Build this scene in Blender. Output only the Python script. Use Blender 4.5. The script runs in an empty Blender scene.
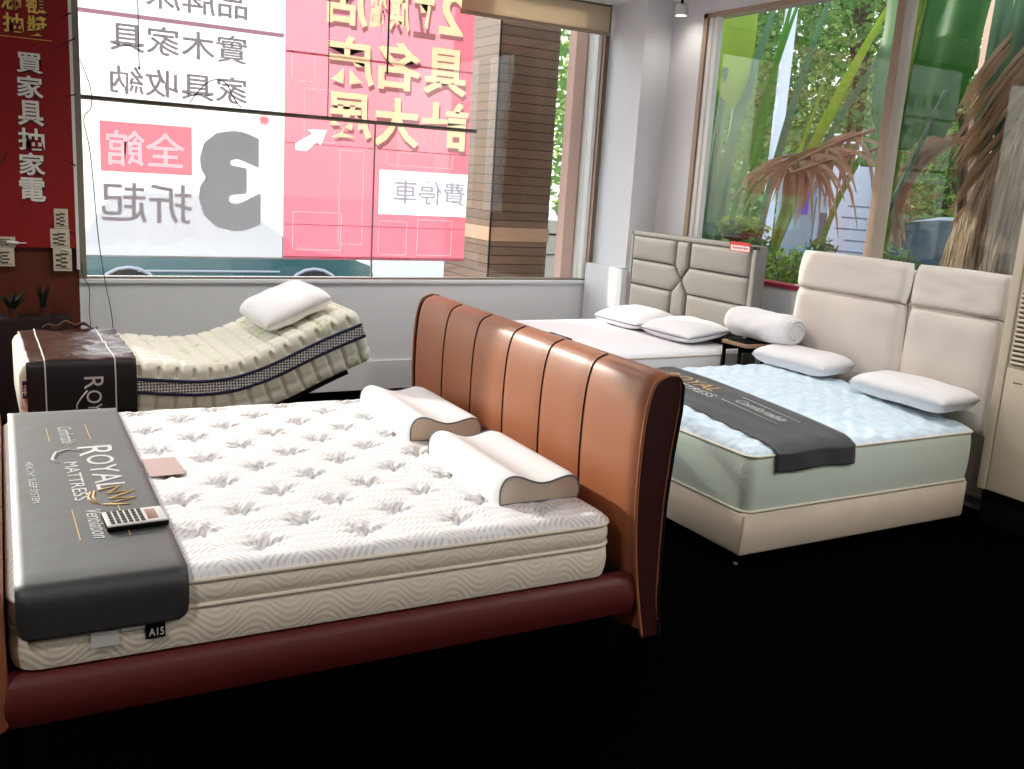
import bpy, bmesh, math, random
from mathutils import Vector, Matrix, noise
random.seed(7)
S = bpy.context.scene
COL = S.collection
PI = math.pi

# ------------------------------------------------------------------ camera
cam_data = bpy.data.cameras.new('camera')
cam = bpy.data.objects.new('camera', cam_data)
COL.objects.link(cam)
F_PX, CAM_H, PITCH, ROLL, YAW = 951.1, 1.812, 0.2126, 0.0622, 0.5201
fw = Vector((math.sin(YAW)*math.cos(PITCH), math.cos(YAW)*math.cos(PITCH), -math.sin(PITCH)))
rt = Vector((math.cos(YAW), -math.sin(YAW), 0)); up = rt.cross(fw)
R_ = rt*math.cos(ROLL) + up*math.sin(ROLL)
U_ = -rt*math.sin(ROLL) + up*math.cos(ROLL)
m = Matrix((R_, U_, -fw)).transposed().to_4x4(); m.translation = Vector((0, 0, CAM_H))
cam.matrix_world = m
cam_data.sensor_width = 36.0
cam_data.lens = F_PX/1024*36.0
cam_data.clip_start = 0.02; cam_data.clip_end = 300
S.camera = cam

# ------------------------------------------------------------------ world, sun, exposure
S.view_settings.view_transform = 'Standard'
S.view_settings.look = 'None'
S.view_settings.gamma = 1.0
S.view_settings.use_curve_mapping = False
S.view_settings.exposure = 0.12
wd = bpy.data.worlds.new('sky'); S.world = wd; wd.use_nodes = True
nt = wd.node_tree; bg = nt.nodes['Background']
sky = nt.nodes.new('ShaderNodeTexSky'); sky.sky_type = 'NISHITA'
sky.sun_disc = False; sky.sun_elevation = math.radians(35); sky.sun_rotation = math.radians(-20)
sky.air_density = 1.2; sky.dust_density = 2.5
mixw = nt.nodes.new('ShaderNodeMix'); mixw.data_type = 'RGBA'
mixw.inputs['Factor'].default_value = 0.55
nt.links.new(sky.outputs[0], mixw.inputs['A']); mixw.inputs['B'].default_value = (5.0, 5.4, 6.0, 1)
nt.links.new(mixw.outputs['Result'], bg.inputs[0]); bg.inputs[1].default_value = 0.5
sd = bpy.data.lights.new('sun', 'SUN'); sd.energy = 4.1; sd.angle = math.radians(0.8); sd.color = (1, .95, .87)
sun = bpy.data.objects.new('sun', sd); COL.objects.link(sun)
SUN_DIR = Vector((0.50, -1.0, -0.43)).normalized()
sun.rotation_euler = SUN_DIR.to_track_quat('-Z', 'Y').to_euler()
sun.location = (0, 20, 20)

# ------------------------------------------------------------------ helpers
def wm(o):
    M = o.matrix_basis.copy(); p = o.parent
    while p is not None:
        M = p.matrix_basis @ M; p = p.parent
    return M

def tag(o, label=None, cat=None, group=None, kind=None):
    if label: o['label'] = label
    if cat: o['category'] = cat
    if group: o['group'] = group
    if kind: o['kind'] = kind
    return o

def empty(name, loc, label=None, cat=None, group=None, rz=0, kind=None):
    o = bpy.data.objects.new(name, None); COL.objects.link(o)
    o.location = loc; o.rotation_euler = (0, 0, rz); o.empty_display_size = .05
    return tag(o, label, cat, group, kind)

class G:
    """collects faces in world coordinates, build() links them as one mesh object"""
    def __init__(s): s.v = []; s.f = []
    def add(s, vs, fs):
        b = len(s.v); s.v += [tuple(v) for v in vs]; s.f += [tuple(i+b for i in f) for f in fs]; return s
    def box(s, c, d, rz=0, M=None):
        x, y, z = d[0]/2, d[1]/2, d[2]/2
        vs = [Vector((i*x, j*y, k*z)) for i in (-1, 1) for j in (-1, 1) for k in (-1, 1)]
        R = M if M else Matrix.Rotation(rz, 3, 'Z')
        vs = [R @ v + Vector(c) for v in vs]
        return s.add(vs, [(0,1,3,2),(4,6,7,5),(0,4,5,1),(2,3,7,6),(0,2,6,4),(1,5,7,3)])
    def b2(s, a, b):
        return s.box([(a[i]+b[i])/2 for i in range(3)], [abs(b[i]-a[i]) for i in range(3)])
    def rbox(s, a, b, r=.01, seg=3, M=None, c=None):
        bm = bmesh.new(); bmesh.ops.create_cube(bm, size=1)
        d = [abs(b[i]-a[i]) for i in range(3)]
        ce = Vector([(a[i]+b[i])/2 for i in range(3)])
        for v in bm.verts: v.co = Vector((v.co.x*d[0], v.co.y*d[1], v.co.z*d[2]))
        bmesh.ops.bevel(bm, geom=bm.edges[:], offset=min(r, min(d)*.49), segments=seg, profile=.5, affect='EDGES')
        bm.verts.index_update()
        vs = [(M @ v.co if M else v.co) + ce for v in bm.verts]
        fs = [[v.index for v in f.verts] for f in bm.faces]
        bm.free(); return s.add(vs, fs)
    def tube(s, pts, r, n=8, closed=False, rr=None):
        pts = [Vector(p) for p in pts]; N = len(pts); rings = []
        prev = None
        for i, p in enumerate(pts):
            if closed: t = pts[(i+1) % N]-pts[i-1]
            else: t = pts[min(i+1, N-1)]-pts[max(i-1, 0)]
            t = t.normalized() if t.length > 1e-9 else Vector((0, 0, 1))
            if prev is None:
                a = Vector((0, 0, 1)) if abs(t.z) < .9 else Vector((1, 0, 0))
                nx = t.cross(a).normalized()
            else:
                nx = (prev - t*prev.dot(t)).normalized()
            prev = nx; ny = t.cross(nx); q = rr[i] if rr else r
            rings.append([p + nx*q*math.cos(2*PI*k/n) + ny*q*math.sin(2*PI*k/n) for k in range(n)])
        vs = [v for R in rings for v in R]; fs = []
        M_ = N if closed else N-1
        for i in range(M_):
            j = (i+1) % N
            for k in range(n):
                fs.append((i*n+k, i*n+(k+1) % n, j*n+(k+1) % n, j*n+k))
        if not closed:
            fs.append(tuple(range(n))[::-1]); fs.append(tuple((N-1)*n+k for k in range(n)))
        return s.add(vs, fs)
    def cyl(s, p0, p1, r, n=20, r1=None): return s.tube([p0, p1], r, n, rr=[r, r1 if r1 is not None else r])
    def lathe(s, prof, c, n=24):
        vs = []; fs = []
        for (r, z) in prof:
            for k in range(n): vs.append((c[0]+r*math.cos(2*PI*k/n), c[1]+r*math.sin(2*PI*k/n), c[2]+z))
        for i in range(len(prof)-1):
            for k in range(n): fs.append((i*n+k, i*n+(k+1) % n, (i+1)*n+(k+1) % n, (i+1)*n+k))
        fs.append(tuple(range(n))[::-1]); fs.append(tuple((len(prof)-1)*n+k for k in range(n)))
        return s.add(vs, fs)
    def grid(s, fn, nu, nv, cu=False, cv=False):
        vs = [fn(i/(nu if cu else nu-1), j/(nv if cv else nv-1)) for i in range(nu) for j in range(nv)]
        fs = []
        for i in range(nu if cu else nu-1):
            for j in range(nv if cv else nv-1):
                a, b = (i+1) % nu, (j+1) % nv
                fs.append((i*nv+j, a*nv+j, a*nv+b, i*nv+b))
        return s.add(vs, fs)
    def prism(s, prof, fa, fb):
        """closed outline prof (list of 2D), fa/fb map a 2D point to the two end positions"""
        n = len(prof)
        vs = [fa(p) for p in prof]+[fb(p) for p in prof]
        fs = [tuple(range(n))[::-1], tuple(range(n, 2*n))]
        fs += [(i, (i+1) % n, n+(i+1) % n, n+i) for i in range(n)]
        return s.add(vs, fs)
    def loops(s, loops, caps=True):
        n = len(loops[0]); vs = [v for L in loops for v in L]; fs = []
        for i in range(len(loops)-1):
            for k in range(n): fs.append((i*n+k, i*n+(k+1) % n, (i+1)*n+(k+1) % n, (i+1)*n+k))
        if caps:
            fs.append(tuple(range(n))[::-1]); fs.append(tuple((len(loops)-1)*n+k for k in range(n)))
        return s.add(vs, fs)
    def build(s, name, mat, parent=None, smooth=True, angle=40, origin=None, solid=0, subs=0):
        me = bpy.data.meshes.new(name)
        vs = [Vector(v) for v in s.v]
        o = bpy.data.objects.new(name, me)
        if parent is not None:
            o.parent = parent; inv = wm(parent).inverted()
            vs = [inv @ v for v in vs]
        else:
            if origin is None:
                xs = [v.x for v in vs]; ys = [v.y for v in vs]; zs = [v.z for v in vs]
                origin = ((min(xs)+max(xs))/2, (min(ys)+max(ys))/2, min(zs))
            o.location = origin; vs = [v-Vector(origin) for v in vs]
        me.from_pydata(vs, [], s.f); me.validate()
        bm = bmesh.new(); bm.from_mesh(me)
        bmesh.ops.recalc_face_normals(bm, faces=bm.faces[:]); bm.to_mesh(me); bm.free()
        if mat: me.materials.append(mat)
        COL.objects.link(o)
        if smooth:
            me.shade_smooth()
            if angle < 180: me.set_sharp_from_angle(angle=math.radians(angle))
        if solid:
            md = o.modifiers.new('thickness', 'SOLIDIFY'); md.thickness = solid; md.offset = 0
        if subs:
            md = o.modifiers.new('soft', 'SUBSURF'); md.levels = subs; md.render_levels = subs
        return o

def rrect(x0, x1, y0, y1, r, inset=0, n=8):
    x0 += inset; x1 -= inset; y0 += inset; y1 -= inset; r = max(r-inset, .004); P = []
    for (cx, cy, a) in ((x1-r, y1-r, 0), (x0+r, y1-r, 90), (x0+r, y0+r, 180), (x1-r, y0+r, 270)):
        for k in range(n+1):
            t = math.radians(a+90*k/n); P.append((cx+r*math.cos(t), cy+r*math.sin(t)))
    return P

def slab(g, F, x0, x1, y0, y1, prof, r):
    """rounded-corner slab: prof is a list of (inset, z)"""
    g.loops([[F(Vector((p[0], p[1], z))) for p in rrect(x0, x1, y0, y1, r, ins)] for ins, z in prof])
    return g

def cushion(g, C, U, V, N, su, sv, tf, tb, pu=4, pv=4, n=24, wr=0, seed=0):
    """puffed cushion: centre C, half sizes su (along U), sv (along V), front and back puff"""
    C, U, V, N = Vector(C), Vector(U), Vector(V), Vector(N)
    vs = []; fs = []
    def co(i, j, sgn):
        u = -1+2*i/(n-1); v = -1+2*j/(n-1)
        u = math.copysign(abs(u)**.8, u); v = math.copysign(abs(v)**.8, v)
        h = max(0, 1-abs(u)**pu)**.5*max(0, 1-abs(v)**pv)**.5
        w = wr*noise.noise(Vector((u*2.2+seed, v*2.2, sgn)))*h
        pin = 1-.035*(u*u*v*v)
        return C+U*su*u*pin+V*sv*v*pin+N*(sgn*h*(tf if sgn > 0 else tb)+w)
    for sgn in (1, -1):
        for i in range(n):
            for j in range(n): vs.append(co(i, j, sgn))
    for s_ in (0, 1):
        for i in range(n-1):
            for j in range(n-1):
                q = (i*n+j, (i+1)*n+j, (i+1)*n+j+1, i*n+j+1)
                fs.append(tuple(k+s_*n*n for k in (q if s_ == 0 else q[::-1])))
    # close the rim
    rim = [(i, 0) for i in range(n)]+[(n-1, j) for j in range(1, n)]+[(i, n-1) for i in range(n-2, -1, -1)]+[(0, j) for j in range(n-2, 0, -1)]
    ids = [i*n+j for i, j in rim]
    for a, b in zip(ids, ids[1:]+ids[:1]): fs.append((a, b, b+n*n, a+n*n))
    g.add(vs, fs)
    return [Vector(vs[i]) for i in ids]

# ------------------------------------------------------------------ materials
def mat(name, col, rough=.6, spec=.4, metal=0, bump=None, noise_amt=0, noise_scale=8, sheen=0, coat=0, emit=None):
    m = bpy.data.materials.new(name); m.use_nodes = True; nt = m.node_tree
    b = nt.nodes['Principled BSDF']
    b.inputs['Base Color'].default_value = (*col, 1); b.inputs['Roughness'].default_value = rough
    b.inputs['Metallic'].default_value = metal; b.inputs['Specular IOR Level'].default_value = spec
    if sheen: b.inputs['Sheen Weight'].default_value = sheen
    if coat: b.inputs['Coat Weight'].default_value = coat
    if emit:
        b.inputs['Emission Color'].default_value = (*emit[0], 1); b.inputs['Emission Strength'].default_value = emit[1]
    tc = nt.nodes.new('ShaderNodeTexCoord')
    if noise_amt:
        n = nt.nodes.new('ShaderNodeTexNoise'); n.inputs['Scale'].default_value = noise_scale; n.inputs['Detail'].default_value = 4
        nt.links.new(tc.outputs['Object'], n.inputs['Vector'])
        mx = nt.nodes.new('ShaderNodeMix'); mx.data_type = 'RGBA'
        mx.inputs['A'].default_value = (*[c*(1-noise_amt) for c in col], 1)
        mx.inputs['B'].default_value = (*[min(1, c*(1+noise_amt)) for c in col], 1)
        nt.links.new(n.outputs['Fac'], mx.inputs['Factor']); nt.links.new(mx.outputs['Result'], b.inputs['Base Color'])
    if bump:
        sc, st = bump
        n = nt.nodes.new('ShaderNodeTexNoise'); n.inputs['Scale'].default_value = sc; n.inputs['Detail'].default_value = 3
        nt.links.new(tc.outputs['Object'], n.inputs['Vector'])
        bp = nt.nodes.new('ShaderNodeBump'); bp.inputs['Strength'].default_value = st; bp.inputs['Distance'].default_value = .01
        nt.links.new(n.outputs['Fac'], bp.inputs['Height']); nt.links.new(bp.outputs['Normal'], b.inputs['Normal'])
    return m

def mth(nt, op, a, b=None, c=None):
    n = nt.nodes.new('ShaderNodeMath'); n.operation = op
    for i, x in enumerate((a, b, c)):
        if x is None: continue
        if isinstance(x, (int, float)): n.inputs[i].default_value = x
        else: nt.links.new(x, n.inputs[i])
    return n.outputs[0]

def xyz(nt):
    tc = nt.nodes.new('ShaderNodeTexCoord'); sp = nt.nodes.new('ShaderNodeSeparateXYZ')
    nt.links.new(tc.outputs['Object'], sp.inputs[0]); return sp.outputs

def set_bump(m, h, strength=.6, dist=.006, tint=None):
    nt = m.node_tree; b = nt.nodes['Principled BSDF']
    bp = nt.nodes.new('ShaderNodeBump'); bp.inputs['Strength'].default_value = strength; bp.inputs['Distance'].default_value = dist
    nt.links.new(h, bp.inputs['Height']); nt.links.new(bp.outputs['Normal'], b.inputs['Normal'])
    if tint:
        mx = nt.nodes.new('ShaderNodeMix'); mx.data_type = 'RGBA'
        mx.inputs['A'].default_value = (*tint[0], 1); mx.inputs['B'].default_value = (*tint[1], 1)
        cl = nt.nodes.new('ShaderNodeClamp'); nt.links.new(h, cl.inputs[0])
        nt.links.new(cl.outputs[0], mx.inputs['Factor']); nt.links.new(mx.outputs['Result'], b.inputs['Base Color'])

def wave_side(name, col, dark, per=.17, amp=.045, line=.017, cyc_x=True):
    """knitted border: stacked lines that rise and fall along the side"""
    m = mat(name, col, .85, .15); nt = m.node_tree; o = xyz(nt)
    s = mth(nt, 'ADD', o[0], o[1])
    w = mth(nt, 'MULTIPLY', mth(nt, 'SINE', mth(nt, 'MULTIPLY', s, 2*PI/per)), amp)
    h = mth(nt, 'SINE', mth(nt, 'MULTIPLY', mth(nt, 'ADD', o[2], w), 2*PI/line))
    h = mth(nt, 'MULTIPLY_ADD', h, .5, .5)
    set_bump(m, h, .22, .004, (dark, col)); return m

def dash_top(name, col, dark):
    """quilted knit: short dashes in zigzag rows"""
    m = mat(name, col, .85, .15); nt = m.node_tree; o = xyz(nt)
    zig = mth(nt, 'PINGPONG', mth(nt, 'ADD', o[0], 5), .11)
    v = mth(nt, 'ADD', mth(nt, 'MULTIPLY', o[1], .9), zig)
    row = mth(nt, 'SINE', mth(nt, 'MULTIPLY', v, 2*PI/.021))
    rid = mth(nt, 'FLOOR', mth(nt, 'MULTIPLY', v, 1/.021))
    sh = mth(nt, 'MULTIPLY', mth(nt, 'MODULO', rid, 2), .5)
    d = mth(nt, 'SINE', mth(nt, 'MULTIPLY', mth(nt, 'ADD', mth(nt, 'MULTIPLY', o[0], 1/.042), sh), 2*PI))
    g1 = mth(nt, 'GREATER_THAN', row, .1); g2 = mth(nt, 'GREATER_THAN', d, -.55)
    h = mth(nt, 'SUBTRACT', 1, mth(nt, 'MULTIPLY', g1, g2))
    set_bump(m, h, .55, .004, (dark, col)); return m

def swirl_top(name, col, dark, sc=24):
    m = mat(name, col, .85, .15); nt = m.node_tree
    tc = nt.nodes.new('ShaderNodeTexCoord'); n = nt.nodes.new('ShaderNodeTexNoise'); n.inputs['Scale'].default_value = 3
    nt.links.new(tc.outputs['Object'], n.inputs['Vector'])
    vo = nt.nodes.new('ShaderNodeTexVoronoi'); vo.inputs['Scale'].default_value = sc; vo.feature = 'SMOOTH_F1'
    mx = nt.nodes.new('ShaderNodeMix'); mx.data_type = 'RGBA'; mx.inputs['Factor'].default_value = .12
    nt.links.new(tc.outputs['Object'], mx.inputs['A']); nt.links.new(n.outputs['Color'], mx.inputs['B'])
    nt.links.new(mx.outputs['Result'], vo.inputs['Vector'])
    h = mth(nt, 'SUBTRACT', 1, mth(nt, 'POWER', vo.outputs['Distance'], 1.6))
    h2 = mth(nt, 'SUBTRACT', 1, mth(nt, 'MULTIPLY', mth(nt, 'POWER', vo.outputs['Distance'], 1.5), 1.3))
    set_bump(m, h2, .9, .012, (dark, col)); return m

def cloth_glow(name, col, trans=.12, tl=.6):
    """printed banner cloth: lets part of the light through"""
    m = bpy.data.materials.new(name); m.use_nodes = True; nt = m.node_tree; nt.nodes.clear()
    out = nt.nodes.new('ShaderNodeOutputMaterial')
    df = nt.nodes.new('ShaderNodeBsdfDiffuse'); df.inputs[0].default_value = (*col, 1)
    tr = nt.nodes.new('ShaderNodeBsdfTranslucent'); tr.inputs[0].default_value = (*col, 1)
    a = nt.nodes.new('ShaderNodeMixShader'); a.inputs[0].default_value = tl
    nt.links.new(df.outputs[0], a.inputs[1]); nt.links.new(tr.outputs[0], a.inputs[2])
    last = a
    if trans:
        tp = nt.nodes.new('ShaderNodeBsdfTransparent'); b = nt.nodes.new('ShaderNodeMixShader'); b.inputs[0].default_value = trans
        nt.links.new(a.outputs[0], b.inputs[1]); nt.links.new(tp.outputs[0], b.inputs[2]); last = b
    nt.links.new(last.outputs[0], out.inputs[0]); return m

def cloth_print(name, dcol, tcol, tl=.9):
    m = cloth_glow(name, dcol, 0, tl)
    for n in m.node_tree.nodes:
        if n.type == 'BSDF_TRANSLUCENT': n.inputs[0].default_value = (*tcol, 1)
    return m

def glass(name, tint=(.97, .99, .98), refl=.7):
    m = bpy.data.materials.new(name); m.use_nodes = True; nt = m.node_tree; nt.nodes.clear()
    out = nt.nodes.new('ShaderNodeOutputMaterial'); tp = nt.nodes.new('ShaderNodeBsdfTransparent'); tp.inputs[0].default_value = (*tint, 1)
    gl = nt.nodes.new('ShaderNodeBsdfGlossy'); gl.inputs['Roughness'].default_value = 0.0
    ge = nt.nodes.new('ShaderNodeNewGeometry'); vm = nt.nodes.new('ShaderNodeVectorMath'); vm.operation = 'DOT_PRODUCT'
    nt.links.new(ge.outputs['Normal'], vm.inputs[0]); nt.links.new(ge.outputs['Incoming'], vm.inputs[1])
    k = mth(nt, 'POWER', mth(nt, 'SUBTRACT', 1, mth(nt, 'ABSOLUTE', vm.outputs['Value'])), 5)
    f = mth(nt, 'MULTIPLY', mth(nt, 'MULTIPLY_ADD', k, .96, .04), refl)
    mx = nt.nodes.new('ShaderNodeMixShader'); nt.links.new(f, mx.inputs[0])
    nt.links.new(tp.outputs[0], mx.inputs[1]); nt.links.new(gl.outputs[0], mx.inputs[2]); nt.links.new(mx.outputs[0], out.inputs[0]); return m

def leafy(name, col, var=.35, tl=.35):
    m = bpy.data.materials.new(name); m.use_nodes = True; nt = m.node_tree; nt.nodes.clear()
    out = nt.nodes.new('ShaderNodeOutputMaterial')
    tc = nt.nodes.new('ShaderNodeTexCoord'); n = nt.nodes.new('ShaderNodeTexNoise'); n.inputs['Scale'].default_value = 3.5; n.inputs['Detail'].default_value = 5
    nt.links.new(tc.outputs['Object'], n.inputs['Vector'])
    mx = nt.nodes.new('ShaderNodeMix'); mx.data_type = 'RGBA'
    mx.inputs['A'].default_value = (*[c*(1-var) for c in col], 1); mx.inputs['B'].default_value = (col[0]*(1+var*1.6), col[1]*(1+var), col[2]*(1+var*.5), 1)
    nt.links.new(n.outputs['Fac'], mx.inputs['Factor'])
    pb = nt.nodes.new('ShaderNodeBsdfPrincipled'); pb.inputs['Roughness'].default_value = .45; pb.inputs['Specular IOR Level'].default_value = .4
    tr = nt.nodes.new('ShaderNodeBsdfTranslucent')
    nt.links.new(mx.outputs['Result'], pb.inputs[0]); nt.links.new(mx.outputs['Result'], tr.inputs[0])
    a = nt.nodes.new('ShaderNodeMixShader'); a.inputs[0].default_value = tl
    nt.links.new(pb.outputs[0], a.inputs[1]); nt.links.new(tr.outputs[0], a.inputs[2]); nt.links.new(a.outputs[0], out.inputs[0]); return m

M = {}
M['wall'] = mat('white wall paint', (.78, .79, .80), .7, .3, bump=(60, .05))
M['ceil'] = mat('white ceiling paint', (.86, .86, .86), .8, .2)
M['dark_wall'] = mat('grey shop wall', (.42, .42, .42), .8, .2)
M['floor'] = mat('black carpet floor', (.0008, .0007, .0007), 1.0, .0, bump=(300, .3), noise_amt=.3, noise_scale=20)
M['frame'] = mat('anodised frame', (.22, .19, .15), .45, .5, metal=.3)
M['frame_tan'] = mat('tan window mullion', (.42, .31, .22), .5, .4)
M['frame_white'] = mat('white metal strip', (.8, .79, .74), .4, .5)
M['pinkpost'] = mat('pale pink stone post', (.72, .47, .38), .6, .4, noise_amt=.08)
M['glass'] = glass('window glass')
M['blind'] = None
M['leather'] = mat('tan brown leather', (.36, .12, .05), .42, .5, bump=(220, .08), noise_amt=.06, noise_scale=4)
M['leather_red'] = mat('red brown leather', (.10, .011, .009), .5, .4, bump=(220, .1), noise_amt=.12, noise_scale=6)
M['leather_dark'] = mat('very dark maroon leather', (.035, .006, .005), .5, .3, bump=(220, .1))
M['seam'] = mat('dark brown seam', (.05, .012, .006), .6, .3)
M['black'] = mat('black metal', (.003, .003, .003), .7, .12)
M['black_fab'] = mat('black backing fabric', (.004, .004, .004), .9, .1)
M['leg'] = mat('matt black leg', (.001, .001, .001), 1.0, .0)
M['chrome'] = mat('chrome', (.7, .7, .7), .18, .6, metal=1)
M['satin'] = mat('black satin cloth', (.013, .013, .014), .55, 1.0, bump=(7, .35), sheen=.12)
M['brown_satin'] = mat('brown plastic wrapped cloth', (.06, .024, .017), .26, .7, bump=(12, .9))
M['brown_dark'] = mat('dark printed side of cloth', (.006, .005, .006), .55, .35)
M['white_print'] = mat('white lettering', (.60, .60, .58), .6, .3)
M['gold'] = mat('gold print', (.65, .42, .17), .5, .4)
M['knit'] = dash_top('white quilted knit', (.86, .85, .86), (.66, .63, .63))
M['side_beige'] = wave_side('beige knit border', (.84, .76, .64), (.79, .70, .57), .20, .032, .021)
M['piping'] = mat('cream piping', (.80, .72, .60), .7, .2)
M['side_green'] = wave_side('pale green knit border', (.74, .82, .71), (.64, .72, .62), .115, .03, .013)
M['top_blue'] = swirl_top('pale blue white quilting', (.76, .87, .95), (.60, .77, .90))
M['beige_base'] = mat('beige leatherette base', (.76, .64, .50), .55, .35, bump=(90, .08), noise_amt=.05)
M['white_linen'] = mat('white linen', (.86, .86, .88), .8, .2, bump=(120, .05))
M['pillow'] = mat('white pillow cover', (.86, .85, .86), .75, .2, bump=(180, .06))
M['pillow_end'] = mat('beige pillow side', (.62, .52, .42), .8, .2, bump=(180, .06))
M['grey_pipe'] = mat('grey piping', (.17, .19, .25), .6, .3)
M['cream'] = mat('cream leatherette', (.72, .66, .60), .48, .35, bump=(60, .05), noise_amt=.03)
M['cream_seam'] = mat('cream seam', (.40, .35, .30), .6, .2)
M['grey_up'] = mat('grey upholstery', (.24, .225, .205), .6, .3, bump=(150, .06))
M['grey_seam'] = mat('dark grey seam', (.11, .105, .10), .7, .2)
M['ac'] = mat('cream enamel', (.62, .54, .41), .35, .45)
M['ac_dark'] = mat('dark slot', (.10, .08, .06), .6, .3)
M['navy'] = mat('navy piping', (.012, .014, .05), .6, .3)
M['paper'] = mat('cream price paper', (.62, .55, .42), .8, .2)
M['ink'] = mat('dark ink', (.08, .07, .06), .7, .2)
M['pinkpaper'] = mat('pale pink leaflet', (.52, .38, .36), .7, .2, noise_amt=.15, noise_scale=40)
M['redpaint'] = mat('red print', (.55, .02, .02), .5, .3)
M['redban'] = mat('red poster', (.25, .003, .003), .45, .35)
M['redlow'] = mat('orange brown panel', (.11, .020, .006), .6, .3)
M['yellow'] = mat('yellow lettering', (.75, .50, .12), .5, .3)
M['ivory'] = mat('ivory lettering', (.80, .78, .70), .5, .3)
M['shadow_ink'] = mat('dark maroon lettering edge', (.05, .006, .006), .6, .3)
M['wood'] = None

# quilted near side with leaf print for the adjustable mattress
def quilt_cream():
    m = mat('cream quilted knit with green leaves', (.76, .74, .62), .8, .2, bump=(90, .12)); nt = m.node_tree; b = nt.nodes['Principled BSDF']
    tc = nt.nodes.new('ShaderNodeTexCoord')
    vo = nt.nodes.new('ShaderNodeTexVoronoi'); vo.inputs['Scale'].default_value = 4.2; nt.links.new(tc.outputs['Object'], vo.inputs['Vector'])
    n = nt.nodes.new('ShaderNodeTexNoise'); n.inputs['Scale'].default_value = 42; nt.links.new(tc.outputs['Object'], n.inputs['Vector'])
    a = mth(nt, 'LESS_THAN', vo.outputs['Distance'], .24); c = mth(nt, 'GREATER_THAN', n.outputs['Fac'], .52)
    f = mth(nt, 'MULTIPLY', mth(nt, 'MULTIPLY', a, c), .55)
    mx = nt.nodes.new('ShaderNodeMix'); mx.data_type = 'RGBA'; mx.inputs['A'].default_value = (.76, .74, .62, 1); mx.inputs['B'].default_value = (.36, .52, .10, 1)
    nt.links.new(f, mx.inputs['Factor']); nt.links.new(mx.outputs['Result'], b.inputs['Base Color']); return m
M['quilt'] = quilt_cream()
def honey():
    m = mat('grey mesh ribbon', (.4, .4, .42), .8, .2); nt = m.node_tree; b = nt.nodes['Principled BSDF']
    tc = nt.nodes.new('ShaderNodeTexCoord'); vo = nt.nodes.new('ShaderNodeTexVoronoi'); vo.inputs['Scale'].default_value = 62; vo.inputs['Randomness'].default_value = .15
    nt.links.new(tc.outputs['Object'], vo.inputs['Vector'])
    f = mth(nt, 'LESS_THAN', vo.outputs['Distance'], .36)
    mx = nt.nodes.new('ShaderNodeMix'); mx.data_type = 'RGBA'; mx.inputs['A'].default_value = (.72, .71, .68, 1); mx.inputs['B'].default_value = (.03, .03, .04, 1)
    nt.links.new(f, mx.inputs['Factor']); nt.links.new(mx.outputs['Result'], b.inputs['Base Color']); return m
M['ribbon'] = honey()
def slats(name, col, dark, per=.085):
    m = mat(name, col, .6, .3); nt = m.node_tree; b = nt.nodes['Principled BSDF']; o = xyz(nt)
    fz = mth(nt, 'FRACT', mth(nt, 'MULTIPLY', o[2], 1/per)); gap = mth(nt, 'LESS_THAN', fz, .10)
    rid = mth(nt, 'FLOOR', mth(nt, 'MULTIPLY', o[2], 1/per))
    wn = nt.nodes.new('ShaderNodeTexWhiteNoise'); wn.noise_dimensions = '1D'; nt.links.new(rid, wn.inputs['W'])
    n = nt.nodes.new('ShaderNodeTexNoise'); n.inputs['Scale'].default_value = 5
    mp = nt.nodes.new('ShaderNodeMapping'); mp.inputs['Scale'].default_value = (1, 1, 12)
    tc = nt.nodes.new('ShaderNodeTexCoord'); nt.links.new(tc.outputs['Object'], mp.inputs[0]); nt.links.new(mp.outputs[0], n.inputs['Vector'])
    k = mth(nt, 'MULTIPLY_ADD', mth(nt, 'ADD', wn.outputs['Value'], n.outputs['Fac']), .35, .62)
    mx = nt.nodes.new('ShaderNodeMix'); mx.data_type = 'RGBA'; mx.blend_type = 'MULTIPLY'; mx.inputs['Factor'].default_value = 1
    mx.inputs['A'].default_value = (*col, 1); nt.links.new(k, mx.inputs['B'])
    m2 = nt.nodes.new('ShaderNodeMix'); m2.data_type = 'RGBA'; nt.links.new(gap, m2.inputs['Factor'])
    nt.links.new(mx.outputs['Result'], m2.inputs['A']); m2.inputs['B'].default_value = (*dark, 1)
    nt.links.new(m2.outputs['Result'], b.inputs['Base Color']); return m
M['wood'] = slats('brown slatted timber', (.15, .085, .05), (.012, .008, .006))
M['blind'] = cloth_glow('beige roller blind fabric', (.74, .64, .50), 0, .5)
M['ban_white'] = cloth_glow('white banner cloth', (.66, .66, .71), .26, .5)
M['ban_pink'] = cloth_glow('pink red banner cloth', (.76, .14, .20), .08, .58)
M['ban_pinkbox'] = cloth_print('pink printed box', (.75, .32, .35), (.92, .50, .54))
M['ban_grey'] = cloth_print('grey banner lettering', (.40, .38, .39), (.50, .46, .47))
M['ban_grey2'] = cloth_print('light grey banner numeral', (.36, .36, .37), (.52, .51, .52))
M['ban_shadow'] = cloth_print('taupe letter shadow', (.22, .13, .12), (.34, .40, .38))
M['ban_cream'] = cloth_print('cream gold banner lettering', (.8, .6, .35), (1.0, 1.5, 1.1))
M['ban_gold'] = cloth_print('gold numeral rim', (.8, .7, .5), (.95, .85, .65))
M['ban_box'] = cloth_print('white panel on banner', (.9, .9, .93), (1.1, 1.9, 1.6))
M['ban_blue'] = cloth_print('grey blue banner lettering', (.38, .42, .58), (.62, .60, .74))
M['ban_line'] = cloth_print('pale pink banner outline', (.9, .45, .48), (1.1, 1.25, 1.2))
M['ban_seam'] = cloth_print('rose banner hem', (.60, .22, .27), (.62, .45, .5))
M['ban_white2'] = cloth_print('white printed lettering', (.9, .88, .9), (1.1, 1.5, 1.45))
M['leaf'] = leafy('broad green leaf', (.07, .22, .03))
M['leaf_big'] = leafy('deep green leaf', (.018, .11, .008), .3, .3)
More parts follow.
